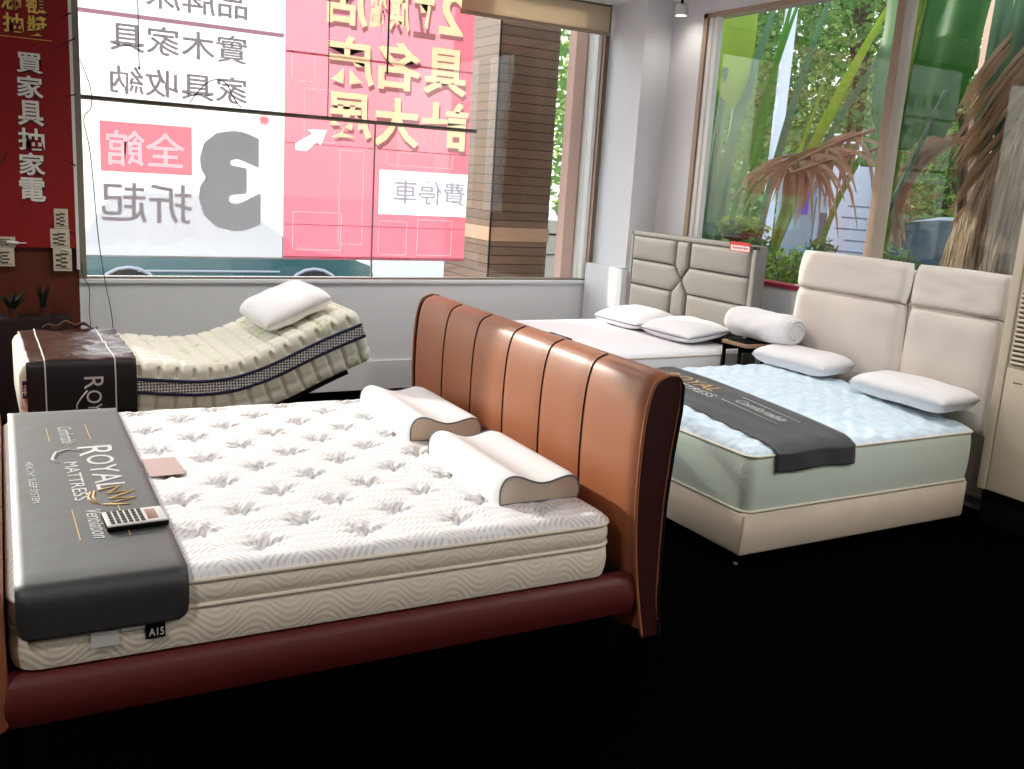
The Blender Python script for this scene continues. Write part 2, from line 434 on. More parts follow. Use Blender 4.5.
M['leaf_y'] = leafy('yellow green leaf', (.22, .34, .04), tl=.5)
M['leaf_b'] = leafy('blue green palm leaf', (.09, .20, .11))
M['leaf_d'] = leafy('dense tree foliage', (.11, .24, .06), .5)
M['leaf_l'] = leafy('bright tree foliage', (.32, .48, .12), .5)
M['dry'] = leafy('dry palm leaf', (.42, .28, .17), .3)
M['bark'] = mat('bark', (.13, .09, .06), .9, .2, bump=(14, 1), noise_amt=.4)
def fibre():
    m = mat('fibrous palm trunk', (.30, .20, .13), .9, .2); nt = m.node_tree; b = nt.nodes['Principled BSDF']
    tc = nt.nodes.new('ShaderNodeTexCoord'); mp = nt.nodes.new('ShaderNodeMapping')
    mp.inputs['Rotation'].default_value = (-.75, 0, 0); mp.inputs['Scale'].default_value = (20, 34, 2.2)
    n = nt.nodes.new('ShaderNodeTexNoise'); n.inputs['Scale'].default_value = 1.0; n.inputs['Detail'].default_value = 6
    nt.links.new(tc.outputs['Object'], mp.inputs[0]); nt.links.new(mp.outputs[0], n.inputs['Vector'])
    f = mth(nt, 'POWER', n.outputs['Fac'], 1.3); f = mth(nt, 'MULTIPLY_ADD', f, 2.6, -.55)
    set_bump(m, f, 1.0, .03, ((.10, .055, .03), (.50, .36, .25))); return m
M['fibre'] = fibre()
M['asphalt'] = mat('pale street paving', (.36, .37, .40), .9, .2, noise_amt=.12, noise_scale=3)
M['kerb'] = mat('pale stone', (.72, .64, .52), .8, .2, noise_amt=.08)
M['tyre'] = mat('tyre rubber', (.015, .015, .015), .8, .3)
M['carglass'] = mat('dark car glass', (.03, .045, .05), .08, .7)
M['tealpaint'] = mat('teal car paint', (.02, .12, .13), .25, .6, coat=.6)
M['silverpaint'] = mat('silver car paint', (.5, .52, .55), .3, .6, metal=.4, coat=.5)
M['whitepaint'] = mat('white car paint', (.5, .53, .55), .3, .5, coat=.5)
M['bluepaint'] = mat('slate blue car paint', (.10, .17, .25), .3, .5, coat=.5)
M['headlamp'] = mat('headlamp lens', (.75, .8, .85), .1, .8)
M['kiosk'] = mat('blue grey painted metal', (.16, .22, .25), .5, .4)
M['kiosk_dark'] = mat('dark recess', (.04, .05, .06), .4, .4)
M['purple'] = mat('purple sticker', (.10, .05, .35), .5, .3)
M['grey_pole'] = mat('pale grey pole', (.62, .64, .72), .5, .4)
M['signboard'] = mat('pale blue white poster', (.36, .40, .50), .6, .3)
M['terracotta'] = mat('terracotta pot', (.12, .035, .018), .8, .2)
M['succulent'] = mat('dark green succulent', (.006, .012, .007), .6, .3)
M['wire'] = mat('dark cable', (.03, .03, .03), .5, .4)
M['walnut'] = mat('walnut veneer', (.30, .19, .11), .5, .4, noise_amt=.2, noise_scale=20)
M['calc'] = mat('silver calculator body', (.68, .66, .64), .4, .4)
M['lcd'] = mat('reddish brown display', (.30, .16, .12), .3, .5)
M['rust'] = mat('rust red brick', (.30, .09, .06), .8, .2, noise_amt=.2)

def text(body, m, parent, O, X, Y, w, h, name='lettering', bold=0.0, mirror=False, shear=0, depth=.0008):
    """lettering fitted into the box that starts at O and runs w along X and h along Y"""
    cu = bpy.data.curves.new('txt', 'FONT'); cu.body = body; cu.offset = bold; cu.shear = shear; cu.extrude = .01
    cu.resolution_u = 3
    to = bpy.data.objects.new('txt', cu); COL.objects.link(to)
    bpy.context.view_layer.update()
    ev = to.evaluated_get(bpy.context.evaluated_depsgraph_get())
    me = bpy.data.meshes.new_from_object(ev)
    bpy.data.objects.remove(to); bpy.data.curves.remove(cu)
    vs = [v.co.copy() for v in me.vertices]; fs = [tuple(p.vertices) for p in me.polygons]
    bpy.data.meshes.remove(me)
    if not vs: return None
    x0 = min(v.x for v in vs); x1 = max(v.x for v in vs); y0 = min(v.y for v in vs); y1 = max(v.y for v in vs)
    O, X, Y = Vector(O), Vector(X).normalized(), Vector(Y).normalized(); Nn = X.cross(Y)
    out = []
    for v in vs:
        a = (v.x-x0)/(x1-x0); b = (v.y-y0)/(y1-y0)
        if mirror: a = 1-a
        out.append(O+X*w*a+Y*h*b+Nn*(v.z/.01*depth/2))
    g = G(); g.add(out, fs)
    return g.build(name, m, parent, smooth=False)

# ================================================================== THE ROOM
YA, XB, ZC = 7.41, 5.30, 3.36        # back wall, right wall, ceiling
XL, YR = -5.0, -2.6                  # left and rear walls, outside the view
def struct(name, g, m, **k):
    o = g.build(name, m, None, smooth=False, **k); o['kind'] = 'structure'; return o
struct('floor', G().b2((XL, YR, -.1), (XB+.2, YA+.15, 0)), M['floor'])
struct('ceiling', G().b2((XL, YR, ZC), (XB+.2, YA+.15, ZC+.15)), M['ceil'])
ZS = .93                             # sill of the back window
WX0, WX1 = .66, 5.02
g = G(); g.b2((WX0-.02, YA, 0), (XB+.2, YA+.16, ZS-.005)).b2((WX1+.04, YA, ZS-.005), (XB+.2, YA+.16, ZC))
struct('wall_back', g, M['wall'])
g = G(); g.b2((0, YA, 0), (WX0-.02, YA+.16, ZC)); struct('wall_back_left', g, M['redlow'])
g = G(); g.b2((XL, YA, 0), (-.001, YA+.16, .30)).b2((XL, YA, .30), (-4.6, YA+.16, ZC)).b2((-4.6, YA, 3.31), (-.001, YA+.16, ZC)); struct('wall_back_far', g, M['wall'])
w3 = empty('window_3', (-2.5, YA+.05, .30), kind='structure')     # shop window further left: the sun comes in here
g = G(); g.b2((-4.6, YA+.02, .30), (-4.55, YA+.10, 3.31)).b2((-.04, YA+.02, .30), (-.002, YA+.10, 3.31)).b2((-4.55, YA+.02, .30), (-.04, YA+.10, .34)).b2((-4.55, YA+.02, 3.27), (-.04, YA+.10, 3.31))
g.build('window_frame', M['frame'], w3, smooth=False)
G().b2((-4.55, YA+.055, .34), (-.04, YA+.061, 3.27)).build('pane', M['glass'], w3, smooth=False)
struct('trim_sill', G().rbox((WX0-.02, YA-.03, ZS-.03), (WX1+.05, YA+.16, ZS), .006), M['wall'])
struct('baseboard_back', G().rbox((WX0-.02, YA-.025, 0), (5.0, YA-.001, .25), .006), M['wall'])
# right wall: strip by the corner, below and beyond the window
WBY0, WBY1, WBZ0, WBZ1 = 1.6, 6.47, 1.15, 3.22
g = G(); g.b2((XB, WBY1, 0), (XB+.16, YA, ZC)).b2((XB, YR, 0), (XB+.16, WBY1, WBZ0-.02)).b2((XB, YR, WBZ1), (XB+.16, WBY1, ZC)).b2((XB, YR, WBZ0-.02), (XB+.16, WBY0, WBZ1))
struct('wall_right', g, M['wall'])
struct('wall_left', G().b2((XL-.15, YR, 0), (XL, YA+.15, ZC)), M['dark_wall'])
struct('wall_rear', G().b2((XL, YR-.15, 0), (XB+.2, YR, ZC)), M['dark_wall'])
struct('trim_1', G().b2((5.02, 6.88, 0), (XB-.001, YA-.001, ZC)), M['wall'])             # pier in the corner
struct('trim_2', G().rbox((4.93, 6.80, 0), (5.019, YA-.03, 1.10), .004).rbox((4.93, 6.80, 0), (XB-.002, 6.879, 1.10), .004), M['wall'])

# ---- back window
w1 = empty('window_1', (2.8, YA+.05, ZS), kind='structure')
g = G(); g.b2((WX0-.02, YA-.01, ZS), (WX0+.03, YA+.09, ZC-.001)).b2((WX1-.03, YA-.005, ZS), (WX1+.04, YA+.09, ZC-.001))
g.b2((WX0+.03, YA+.01, ZS), (WX1-.03, YA+.09, ZS+.015)).b2((WX0+.03, YA+.01, ZC-.05), (WX1-.03, YA+.09, ZC-.001))
g.build('window_frame', M['frame'], w1, smooth=False)
G().b2((WX0+.03, YA+.02, 2.17), (3.76, YA+.06, 2.20)).build('sash_bar', M['frame'], w1, smooth=False)
G().b2((WX1-.11, YA+.0, ZS+.015), (WX1-.075, YA+.07, 3.1)).build('frame_strip', M['frame_white'], w1, smooth=False)
G().b2((WX1-.06, YA+.0, ZS+.015), (WX1-.035, YA+.08, 3.1)).build('frame_strip', M['pinkpost'], w1, smooth=False)
G().b2((2.852, YA+.03, ZS+.015), (2.860, YA+.05, 2.17)).build('pane_joint', M['frame'], w1, smooth=False)
G().b2((WX0+.03, YA+.055, ZS+.015), (WX1-.03, YA+.061, ZC-.05)).build('pane', M['glass'], w1, smooth=False)

# ---- right window
w2 = empty('window_2', (XB+.08, 4.0, WBZ0), kind='structure')
g = G(); g.b2((XB-.005, WBY1-.05, WBZ0), (XB+.12, WBY1, WBZ1)).b2((XB-.005, WBY0, WBZ1-.035), (XB+.12, WBY1, WBZ1)).b2((XB-.005, WBY0, WBZ0), (XB+.12, WBY0+.05, WBZ1))
g.build('window_frame', M['frame_tan'], w2, smooth=False)
G().b2((XB+.01, WBY1-.10, WBZ0), (XB+.09, WBY1-.055, WBZ1-.035)).build('frame_strip', M['frame_white'], w2, smooth=False)
G().b2((XB+.01, WBY1-.17, WBZ0), (XB+.06, WBY1-.13, WBZ1-.035)).build('frame_strip', M['frame_white'], w2, smooth=False)
G().rbox((XB-.02, 4.46, WBZ0), (XB+.10, 4.53, WBZ1), .006).build('mullion', M['frame_tan'], w2, smooth=False)
G().b2((XB-.01, WBY0, WBZ0-.02), (XB+.14, WBY1, WBZ0+.012)).build('sill_strip', mat('dark red sill strip', (.35, .03, .06), .5), w2, smooth=False)
G().b2((XB+.05, WBY0+.05, WBZ0+.012), (XB+.056, WBY1-.05, WBZ1-.035)).build('pane', M['glass'], w2, smooth=False)

# ---- roller blind, chains and cables on the back window
bl = empty('roller_blind', (4.3, YA-.03, 3.1), 'short beige roller blind rolled up above the timber column', 'blind')
G().b2((3.54, YA-.035, 3.12), (4.985, YA-.028, 3.335)).build('fabric', M['blind'], bl, smooth=False)
G().rbox((3.53, YA-.045, 3.095), (4.99, YA-.018, 3.125), .006).build('bottom_rail', M['frame_tan'], bl)
def chain(x, z0, z1, y, label, name='blind_chain', r=.006):
    g = G(); z = z0
    while z < z1:
        g.lathe([(.001, -.008), (r, -.004), (r, .004), (.001, .008)], (x, y, z), 6); z += .021
    g.cyl((x, y, z0), (x, y, z1), .0015, 5)
    return tag(g.build(name, M['wire'], None, origin=(x, y, z0)), label, 'chain')
chain(2.44, 2.20, ZC-.01, YA-.02, 'dark beaded blind chain hanging just right of the white banner')
tag(G().cyl((2.92, YA-.02, 2.56), (2.92, YA-.02, ZC-.01), .008, 8).build('blind_rod', M['wire'], None), 'thin dark hanging rod ending beside the gold lettering of the pink banner', 'rod')
tag(G().cyl((1.07, YA-.02, 2.42), (1.07, YA-.02, ZC-.01), .004, 8).lathe([(.001, -.015), (.011, 0), (.001, .015)], (1.07, YA-.02, 2.41), 8).build('pull_cord', M['wire'], None), 'thin grey pull cord with a bead in front of the white banner', 'cord')
def cable(name, pts, r, label, mt='wire'):
    P = [Vector(p) for p in pts]; Q = []
    for i in range(len(P)-1):
        a, b, c, d = P[max(i-1, 0)], P[i], P[i+1], P[min(i+2, len(P)-1)]
        for k in range(6):
            t = k/6; Q.append(.5*((2*b)+(c-a)*t+(2*a-5*b+4*c-d)*t*t+(3*b-a-3*c+d)*t**3))
    Q.append(P[-1]); g = G(); g.tube(Q, r, 6)
    return tag(g.build(name, M[mt], None, angle=180), label, 'cable')
yc = YA-.045
cable('dangling_cable', [(.69, yc, 2.42), (.745, yc, 2.26), (.75, yc, 2.12), (.70, yc, 2.03), (.735, yc, 1.80), (.768, yc, 1.25), (.80, yc-.01, .95), (.812, yc-.02, .86), (.845, yc-.02, .62), (.85, yc, .30)], .0035, 'long thin dark cable dangling down the left side of the back window')
cable('grey_wire', [(.655, yc, 1.05), (.665, yc, .95), (.70, yc, .86), (.695, yc, .70), (.71, yc, .50)], .003, 'short grey wire curling at the lower left corner of the back window')
cable('wire_loop', [(1.41, YA-.01, 2.205), (1.47, YA-.02, 2.29), (1.56, YA-.03, 2.375), (1.66, YA-.03, 2.37), (1.72, YA-.02, 2.27), (1.78, YA-.01, 2.205)], .004, 'thin wire arch standing up from the window sash bar')
g = G()
for i in range(90):
    x = .72+i*.0335
    g.lathe([(.001, -.005), (.008, 0), (.001, .005)], (x, YA+.008, 2.188+.004*math.sin(i*.4)), 6)
g.tube([(.7, YA+.008, 2.188), (3.72, YA+.008, 2.188)], .003, 5)
tag(g.build('light_string', M['wire'], None), 'dark string of tiny bulbs along the sash bar of the back window', 'light string')

# ================================================================== BANNERS OUTSIDE THE GLASS
YB = YA+.14
bw = empty('white_banner', (1.43, YB, 1.08), 'white shop banner with grey lettering hung outside the left half of the back window', 'banner')
def ripple(x0, x1, z0, z1, y, amp=.004):
    g = G(); g.grid(lambda a, b: (x0+(x1-x0)*a, y+amp*math.sin(a*17+b*3), z0+(z1-z0)*b), 40, 12); return g
ripple(.62, 2.142, 1.08, 3.6, YB+.012).build('cloth', M['ban_white'], bw, angle=180)
G().b2((.62, YB+.002, 2.755), (2.14, YB+.006, 2.785)).build('printed_line', M['ban_seam'], bw, smooth=False)
G().b2((.62, YB, 1.075), (2.142, YB+.02, 1.085)).build('hem', M['ban_grey'], bw, smooth=False)
T = lambda body, m, par, x0, x1, z0, z1, bold=.0, name='lettering', dy=0, mirror=True: text(body, m, par, (x0, YB-dy, z0), (1, 0, 0), (0, 0, 1), x1-x0, z1-z0, name, bold, mirror)
T('品牌床墊', M['ban_grey'], bw, .90, 1.86, 2.84, 3.04, .012)
T('實木家具', M['ban_grey'], bw, .90, 1.86, 2.525, 2.725, .012)
T('家具收納', M['ban_grey'], bw, .895, 1.86, 2.235, 2.43, .012)
G().b2((.82, YB+.001, 1.69), (1.452, YB+.005, 2.04)).build('printed_box', M['ban_pinkbox'], bw, smooth=False)
T('全館', M['ban_white2'], bw, .86, 1.40, 1.735, 1.985, .008, dy=.004)
T('折起', M['ban_grey'], bw, .81, 1.45, 1.325, 1.615, .008)
T('3', M['ban_grey2'], bw, 1.497, 1.965, 1.284, 2.039, .07, name='numeral', dy=.004)
g = G(); pts = []
for k in range(24):
    r = .07 if k % 2 == 0 else .028; a = 2*PI*k/24
    pts.append((1.99+r*math.cos(a), 2.135+r*.8*math.sin(a)))
g.prism(pts, lambda p: (p[0], YB-.002, p[1]), lambda p: (p[0], YB-.004, p[1])); g.build('printed_star', M['ban_pinkbox'], bw, smooth=False)

from mathutils.bvhtree import BVHTree
def shaded_letter(body, x0, x1, z0, z1, cell=.0045):
    """one glyph with a printed drop shadow; the shadow only covers what the glyph leaves free"""
    tmp = text(body, M['ban_shadow'], bp_, (x0+.014, 0, z0-.036), (1, 0, 0), (0, 0, 1), x1-x0, z1-z0+.004, 'shadow', .03, True, 0, .004)
    o = text(body, M['ban_cream'], bp_, (x0, YB-.006, z0), (1, 0, 0), (0, 0, 1), x1-x0, z1-z0, 'lettering', .025, True, 0, .002)
    W0 = wm(bp_)
    def tree_of(ob):
        return BVHTree.FromPolygons([W0 @ v.co for v in ob.data.vertices], [tuple(p.vertices) for p in ob.data.polygons])
    ta, tb = tree_of(tmp), tree_of(o)
    bpy.data.objects.remove(tmp)
    bm = bmesh.new(); bm.from_mesh(o.data); inv = W0.inverted(); vv = {}
    def V(i, k):
        if (i, k) not in vv: vv[(i, k)] = bm.verts.new(inv @ Vector((x0-.02+i*cell, YB-.004, z0-.05+k*cell)))
        return vv[(i, k)]
    d = Vector((0, 1, 0))
    for i in range(int((x1-x0+.06)/cell)):
        for k in range(int((z1-z0+.07)/cell)):
            x = x0-.02+(i+.5)*cell; z = z0-.05+(k+.5)*cell
            if ta.ray_cast(Vector((x, -1, z)), d)[0] is None: continue
            if tb.ray_cast(Vector((x, YB-1, z)), d)[0] is not None: continue
            f = bm.faces.new((V(i, k), V(i+1, k), V(i+1, k+1), V(i, k+1))); f.material_index = 1
    bm.to_mesh(o.data); bm.free(); o.data.materials.append(M['ban_shadow'])
bp_ = empty('pink_banner', (2.95, YB, 1.07), 'pink red shop banner with cream gold lettering hung outside the middle of the back window', 'banner')
ripple(2.15, 3.755, 1.08, 3.6, YB+.012, .006).build('cloth', M['ban_pink'], bp_, angle=180)
G().b2((2.15, YB, 1.075), (3.755, YB+.024, 1.10)).build('hem', M['ban_seam'], bp_, smooth=False)
for (z, hh) in ((2.655, .016), (1.98, .006), (1.35, .006)):
    G().b2((2.15, YB, z), (3.755, YB+.002, z+hh)).build('printed_line', M['ban_seam'], bp_, smooth=False)
for (a, b, c, d) in ((2.22, 2.62, 1.15, 1.45), (2.30, 2.55, 2.0, 2.4), (2.95, 3.2, 1.12, 1.40), (3.3, 3.62, 1.12, 1.42), (2.2, 2.38, 2.45, 2.68), (2.60, 2.80, 1.2, 1.95), (3.0, 3.6, 1.86, 1.98)):
    t_ = .006; g = G(); g.b2((a, YB, c), (b, YB+.002, c+t_)).b2((a, YB, d), (b, YB+.002, d+t_)).b2((a, YB, c), (a+t_, YB+.002, d)).b2((b, YB, c), (b+t_, YB+.002, d))
    g.build('outline_pattern', M['ban_line'], bp_, smooth=False)
for body, x0, x1, z0, z1 in (('店', 2.44, 2.80, 2.90, 3.27), ('艦', 2.82, 2.96, 2.90, 3.27), ('旗', 2.98, 3.16, 2.91, 3.27), ('立', 3.18, 3.38, 2.92, 3.27), ('2', 3.42, 3.64, 2.94, 3.27),
                             ('床', 2.47, 2.87, 2.46, 2.83), ('名', 2.90, 3.28, 2.46, 2.83), ('具', 3.30, 3.70, 2.46, 2.83),
                             ('展', 2.48, 2.86, 2.01, 2.40), ('大', 2.88, 3.28, 2.01, 2.40), ('計', 3.30, 3.73, 2.01, 2.41)):
    shaded_letter(body, x0, x1, z0, z1)
G().b2((2.945, YB-.002, 1.46), (3.752, YB+.002, 1.82)).build('printed_box', M['ban_box'], bp_, smooth=False)
T('費停車', M['ban_blue'], bp_, 3.07, 3.74, 1.55, 1.75, .012, dy=.006)
g = G(); ar = [(2.21, 1.93), (2.30, 1.925), (2.38, 2.0), (2.41, 1.97), (2.46, 2.10), (2.30, 2.09), (2.34, 2.06), (2.21, 1.98)]
g.prism(ar, lambda p: (p[0], YA+.048, p[1]), lambda p: (p[0], YA+.05, p[1]))
tag(g.build('arrow_sticker', M['ban_white2'], None, smooth=False), 'white arrow sticker on the back window over the pink banner', 'sticker')

# ================================================================== LEFT OF THE BACK WINDOW
rb = empty('red_poster', (.15, YA-.03, 1.15), 'tall red poster with white and yellow characters left of the back window', 'poster')
YP = YA-.045
G().b2((.01, YP, 1.15), (.625, YP+.012, ZC-.01)).build('sheet', M['redban'], rb, smooth=False)
G().b2((.625, YP-.001, 1.0), (.645, YP+.03, ZC-.01)).build('white_edge', M['frame_white'], rb, smooth=False)
def TP(body, m, x0, x1, z0, z1, bold=0, dy=.003, name='lettering'):
    text(body, m, rb, (x0, YP-dy, z0), (1, 0, 0), (0, 0, 1), x1-x0, z1-z0, name, bold, False)
zz = [2.44, 2.295, 2.135, 1.955, 1.795, 1.63, 1.455]; cs = '買家具抽家電'
for i, c in enumerate(cs):
    z1, z0 = zz[i]-.008, zz[i+1]+.008; x = .30+.0*i-.003*i
    TP(c, M['shadow_ink'], x+.007, x+.167, z0-.008, z1-.008, .03, .002, 'letter_shadow'); TP(c, M['ivory'], x, x+.16, z0, z1, .022, .005)
for c, x0, x1, z0, z1 in (('抽', .235, .355, 2.55, 2.67), ('獎', .375, .50, 2.54, 2.67), ('滿', .225, .35, 2.69, 2.81), ('額', .37, .50, 2.68, 2.81)):
    TP(c, M['shadow_ink'], x0+.006, x1+.006, z0-.007, z1-.007, .03, .002, 'letter_shadow'); TP(c, M['yellow'], x0, x1, z0, z1, .025, .005)
G().b2((.17, YP-.003, 2.52), (.52, YP, 2.524)).build('printed_line', M['yellow'], rb, smooth=False)
random.seed(3)
for (x, z, a, L) in ((.52, 2.47, .55, .17), (.53, 2.16, .25, .13), (.55, 1.76, -.45, .10), (.13, 1.60, 1.1, .20), (.28, 1.36, 1.35, .28), (.51, 1.29, -.35, .12), (.56, 2.66, .6, .1)):
    d = Vector((math.cos(a), 0, math.sin(a))); n_ = Vector((-d.z, 0, d.x)); P0 = Vector((x, YP-.002, z))
    g = G(); g.add([P0, P0+d*L+n_*.006, P0+d*L-n_*.006], [(0, 1, 2)]); g.build('burst_streak', M['shadow_ink'], rb, smooth=False)
def price_card(x0, x1, z0, z1, label, curl=0):
    c = empty('price_card', ((x0+x1)/2, YP-.005, z0), label, 'card', 'price cards taped left of the back window')
    G().b2((x0, YP-.010, z0), (x1, YP-.006, z1)).build('sheet', M['paper'], c, smooth=False)
    g = G(); w = x1-x0; h = z1-z0
    g.b2((x0+w*.08, YP-.0115, z0+h*.10), (x0+w*.92, YP-.0105, z0+h*.13)).b2((x0+w*.40, YP-.0115, z0+h*.10), (x0+w*.42, YP-.0105, z0+h*.9))
    for i in range(3): g.b2((x0+w*.12, YP-.0115, z0+h*(.2+.22*i)), (x0+w*.41, YP-.0105, z0+h*(.3+.22*i)))
    for i in range(4): g.b2((x0+w*.415, YP-.0115, z0+h*(.15+.18*i)), (x0+w*(.78 if i % 2 else .7), YP-.0105, z0+h*(.24+.18*i)))
    g.build('printing', M['ink'], c, smooth=False)
    if curl:
        G().tube([(x0+w*.45, YP-.014, z1-.006), (x0+w*.8, YP-.02, z1-.012), (x1-.002, YP-.02, z1-.04)], .006, 6).build('tape', M['frame_white'], c)
price_card(.49, .578, 1.285, 1.42, 'small cream price card taped beside the back window, topmost of the three')
price_card(.462, .583, 1.150, 1.282, 'wide cream price card taped beside the back window, middle of the three')
price_card(.475, .592, .99, 1.148, 'cream price card with curled tape beside the back window, lowest of the three', 1)
price_card(.10, .245, 1.15, 1.22, 'cream price card with a clip at the far left edge, upper of the two')
price_card(.10, .235, 1.02, 1.147, 'cream price card at the far left edge, lower of the two')
tag(G().cyl((.19, YP-.02, 1.185), (.262, YP-.025, 1.18), .012, 10).cyl((.262, YP-.025, 1.18), (.31, YP-.025, 1.182), .004, 8).build('plug_clip', M['frame_white'], None), 'small white plug sticking out over the upper left price card', 'clip')
# dark shelf and plants below the poster
tag(G().rbox((-.1, 7.06, .0), (.56, 7.30, .70), .01).build('plant_shelf', mat('dark maroon cabinet', (.012, .002, .002), .8), None), 'dark low cabinet below the red poster', 'cabinet')
def pot_plant(x, y, z, h, n, label, spread=.06):
    p = empty('potted_plant', (x, y, z), label, 'plant')
    G().lathe([(.03, 0), (.045, .055), (.048, .06), (.04, .06), (.03, .05)], (x, y, z), 16).build('pot', M['terracotta'], p)
    g = G()
    for i in range(n):
        a = 2*PI*i/n; s = spread*(.5+random.random()*.7); hh = h*(.6+.4*random.random())
        g.tube([(x+.01*math.cos(a), y+.01*math.sin(a), z+.055), (x+s*.4*math.cos(a), y+s*.4*math.sin(a), z+.055+hh*.5), (x+s*math.cos(a), y+s*math.sin(a), z+.055+hh)], .01, 6, rr=[.009, .012, .003])
    g.build('leaves', M['succulent'], p)
pot_plant(.39, 7.2, .70, .19, 7, 'small spiky succulent in a terracotta pot on the dark cabinet, nearest the window')
pot_plant(.20, 7.16, .70, .12, 9, 'low bushy plant in a terracotta pot on the dark cabinet, left of the spiky one', .10)
pot_plant(.05, 7.12, .70, .10, 8, 'trailing plant in a terracotta pot at the left end of the dark cabinet', .10)

# ================================================================== LAMPS
def spot(x, y, label, e, vis=True):
    c = empty('ceiling_spotlight', (x, y, ZC-.14), label, 'lamp', 'ceiling spotlights')
    G().cyl((x, y, ZC-.03), (x, y, ZC-.001), .05, 20).build('base', M['frame_white'], c)
    G().cyl((x, y, ZC-.07), (x, y, ZC-.03), .012, 10).build('stem', M['black'], c)
    G().lathe([(.03, .10), (.055, .08), (.062, 0.0), (.055, 0.0), (.05, .05)], (x, y, ZC-.17), 24).build('shade', M['chrome'], c)
    G().lathe([(.045, 0.0), (.05, .006), (.045, .012)], (x, y, ZC-.155), 20).build('bulb', mat('lit bulb', (1, 1, 1), .5, .3, emit=((1, .93, .82), 25)), c)
    if e:
        L = bpy.data.lights.new('spot lamp', 'SPOT'); L.energy = e; L.spot_size = math.radians(150); L.spot_blend = .8; L.shadow_soft_size = .12; L.color = (1, .95, .90)
        o = bpy.data.objects.new('lamp_light', L); COL.objects.link(o); o.parent = c; o.location = (0, 0, -.06)
spot(5.12, 6.55, 'chrome ceiling spotlight in the corner above the grey headboard', 2.5)
for x, y, lb in ((1.2, -.6, 'left rear of the shop'), (3.6, -.4, 'right rear of the shop'), (-1.2, 1.2, 'left of the tan leather bed'), (-.9, 4.6, 'left of the adjustable bed'), (3.9, 1.0, 'right side of the shop')):  # spots out of view, added as fill for the faces turned to the camera
    spot(x, y, 'chrome ceiling spotlight, added out of view as fill light over the '+lb, 115)
for x, y, lb in ((1.5, 5.3, 'adjustable bed'), (3.3, 5.6, 'white mattress in the corner'), (3.9, 3.3, 'green sided mattress')):  # more unseen spots, added to brighten the bed tops and the back wall
    spot(x, y, 'chrome ceiling spotlight, added out of view as fill light over the '+lb, 78)

# ================================================================== TAN LEATHER BED
C0 = Vector((1.8266, 2.4331, 0)); RZ = -.0228
RM = Matrix.Rotation(RZ, 3, 'Z')
def LB(v): return RM @ Vector(v) + C0          # bed space: x<0 toward foot, y away from the camera
BL, BW = 1.80, 1.815
bed = empty('leather_bed', LB((-.9, .95, 0)), 'tan brown leather bed frame with a channelled headboard in the foreground', 'bed', rz=RZ)
# headboard: section in (x,z), swept along y
def hb_prof():
    front = [(.135, .28), (.105, .42), (.075, .60), (.060, .78), (.058, .92), (.062, 1.04), (.073, 1.13), (.096, 1.19), (.145, 1.213)]
    back = [(.180, 1.210), (.198, 1.185), (.200, 1.10), (.184, .95), (.174, .78), (.176, .60), (.182, .42), (.205, .28)]
    return front, back
fr_, bk_ = hb_prof()
seam_y = [.32, .64, .955, 1.27, 1.585]
HY0, HY1 = -.02, 1.96
bounds = [HY0]+[s_*1.0 for s_ in (.345, .655, .965, 1.28, 1.60)]+[HY1]
def hb_pt(i_prof, prof, y, push):
    p = prof[i_prof]; q0 = prof[max(i_prof-1, 0)]; q1 = prof[min(i_prof+1, len(prof)-1)]
    t = Vector((q1[0]-q0[0], 0, q1[1]-q0[1])).normalized(); n = Vector((-t.z, 0, t.x))
    return LB((p[0]+n.x*push, y, p[1]+n.z*push))
def refine(P, k=4):
    Q = []
    for i in range(len(P)-1):
        a, b, c, d = [Vector((*P[min(max(j, 0), len(P)-1)], 0)) for j in (i-1, i, i+1, i+2)]
        for s_ in range(k):
            t = s_/k; v = .5*((2*b)+(c-a)*t+(2*a-5*b+4*c-d)*t*t+(3*b-a-3*c+d)*t**3); Q.append((v.x, v.y))
    Q.append(P[-1]); return Q
FR = refine(fr_)
ys = []
for a, b in zip(bounds[:-1], bounds[1:]):
    for k in range(12):
        ys.append((a+(b-a)*k/12, k/12))
ys.append((HY1, 0))
g = G(); loops = []
for (y, t) in ys:
    gap = min(t, 1-t)*2; puff = .006*(1-(1-min(1, gap*2.2))**2.5) if 0 < t < 1 else 0
    edge = 0
    d0 = y-HY0; d1 = HY1-y; d = min(d0, d1)
    edge = -.014*(max(0, 1-d/.04))**2
    L = [hb_pt(i, FR, y, puff+edge) for i in range(len(FR))]
    L += [LB((p[0], y, p[1]-(.010*max(0, 1-d/.04)**2 if p[1] > 1.1 else 0))) for p in bk_]
    loops.append(L)
g.loops(loops)
hb = g.build('headboard', M['leather'], bed, angle=60)
for y in bounds[1:-1]:
    g = G(); g.tube([hb_pt(i, FR, y, .002) for i in range(len(FR))], .0035, 6); g.build('seam', M['seam'], hb, angle=180)
BKr = refine(bk_, 2)
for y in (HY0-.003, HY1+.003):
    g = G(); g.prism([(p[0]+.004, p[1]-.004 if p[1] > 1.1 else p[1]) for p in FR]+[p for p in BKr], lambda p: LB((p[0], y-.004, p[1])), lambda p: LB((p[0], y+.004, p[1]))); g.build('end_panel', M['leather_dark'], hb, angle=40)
g = G(); g.loops([[LB((p[0]-.004+o_, y, p[1])) for p in bk_ for o_ in (0,)] + [LB((p[0]+.010, y, p[1]-.01)) for p in bk_[::-1]] for y in (HY0-.012, HY1+.012)])
g.build('back_panel', M['black_fab'], hb, angle=60)
for y in (HY0-.006, HY1+.006):
    g = G(); g.tube([LB((p[0]-.002, y, p[1])) for p in FR+BKr[:-1]], .006, 6); g.build('edge_piping', M['leather'], hb, angle=180)
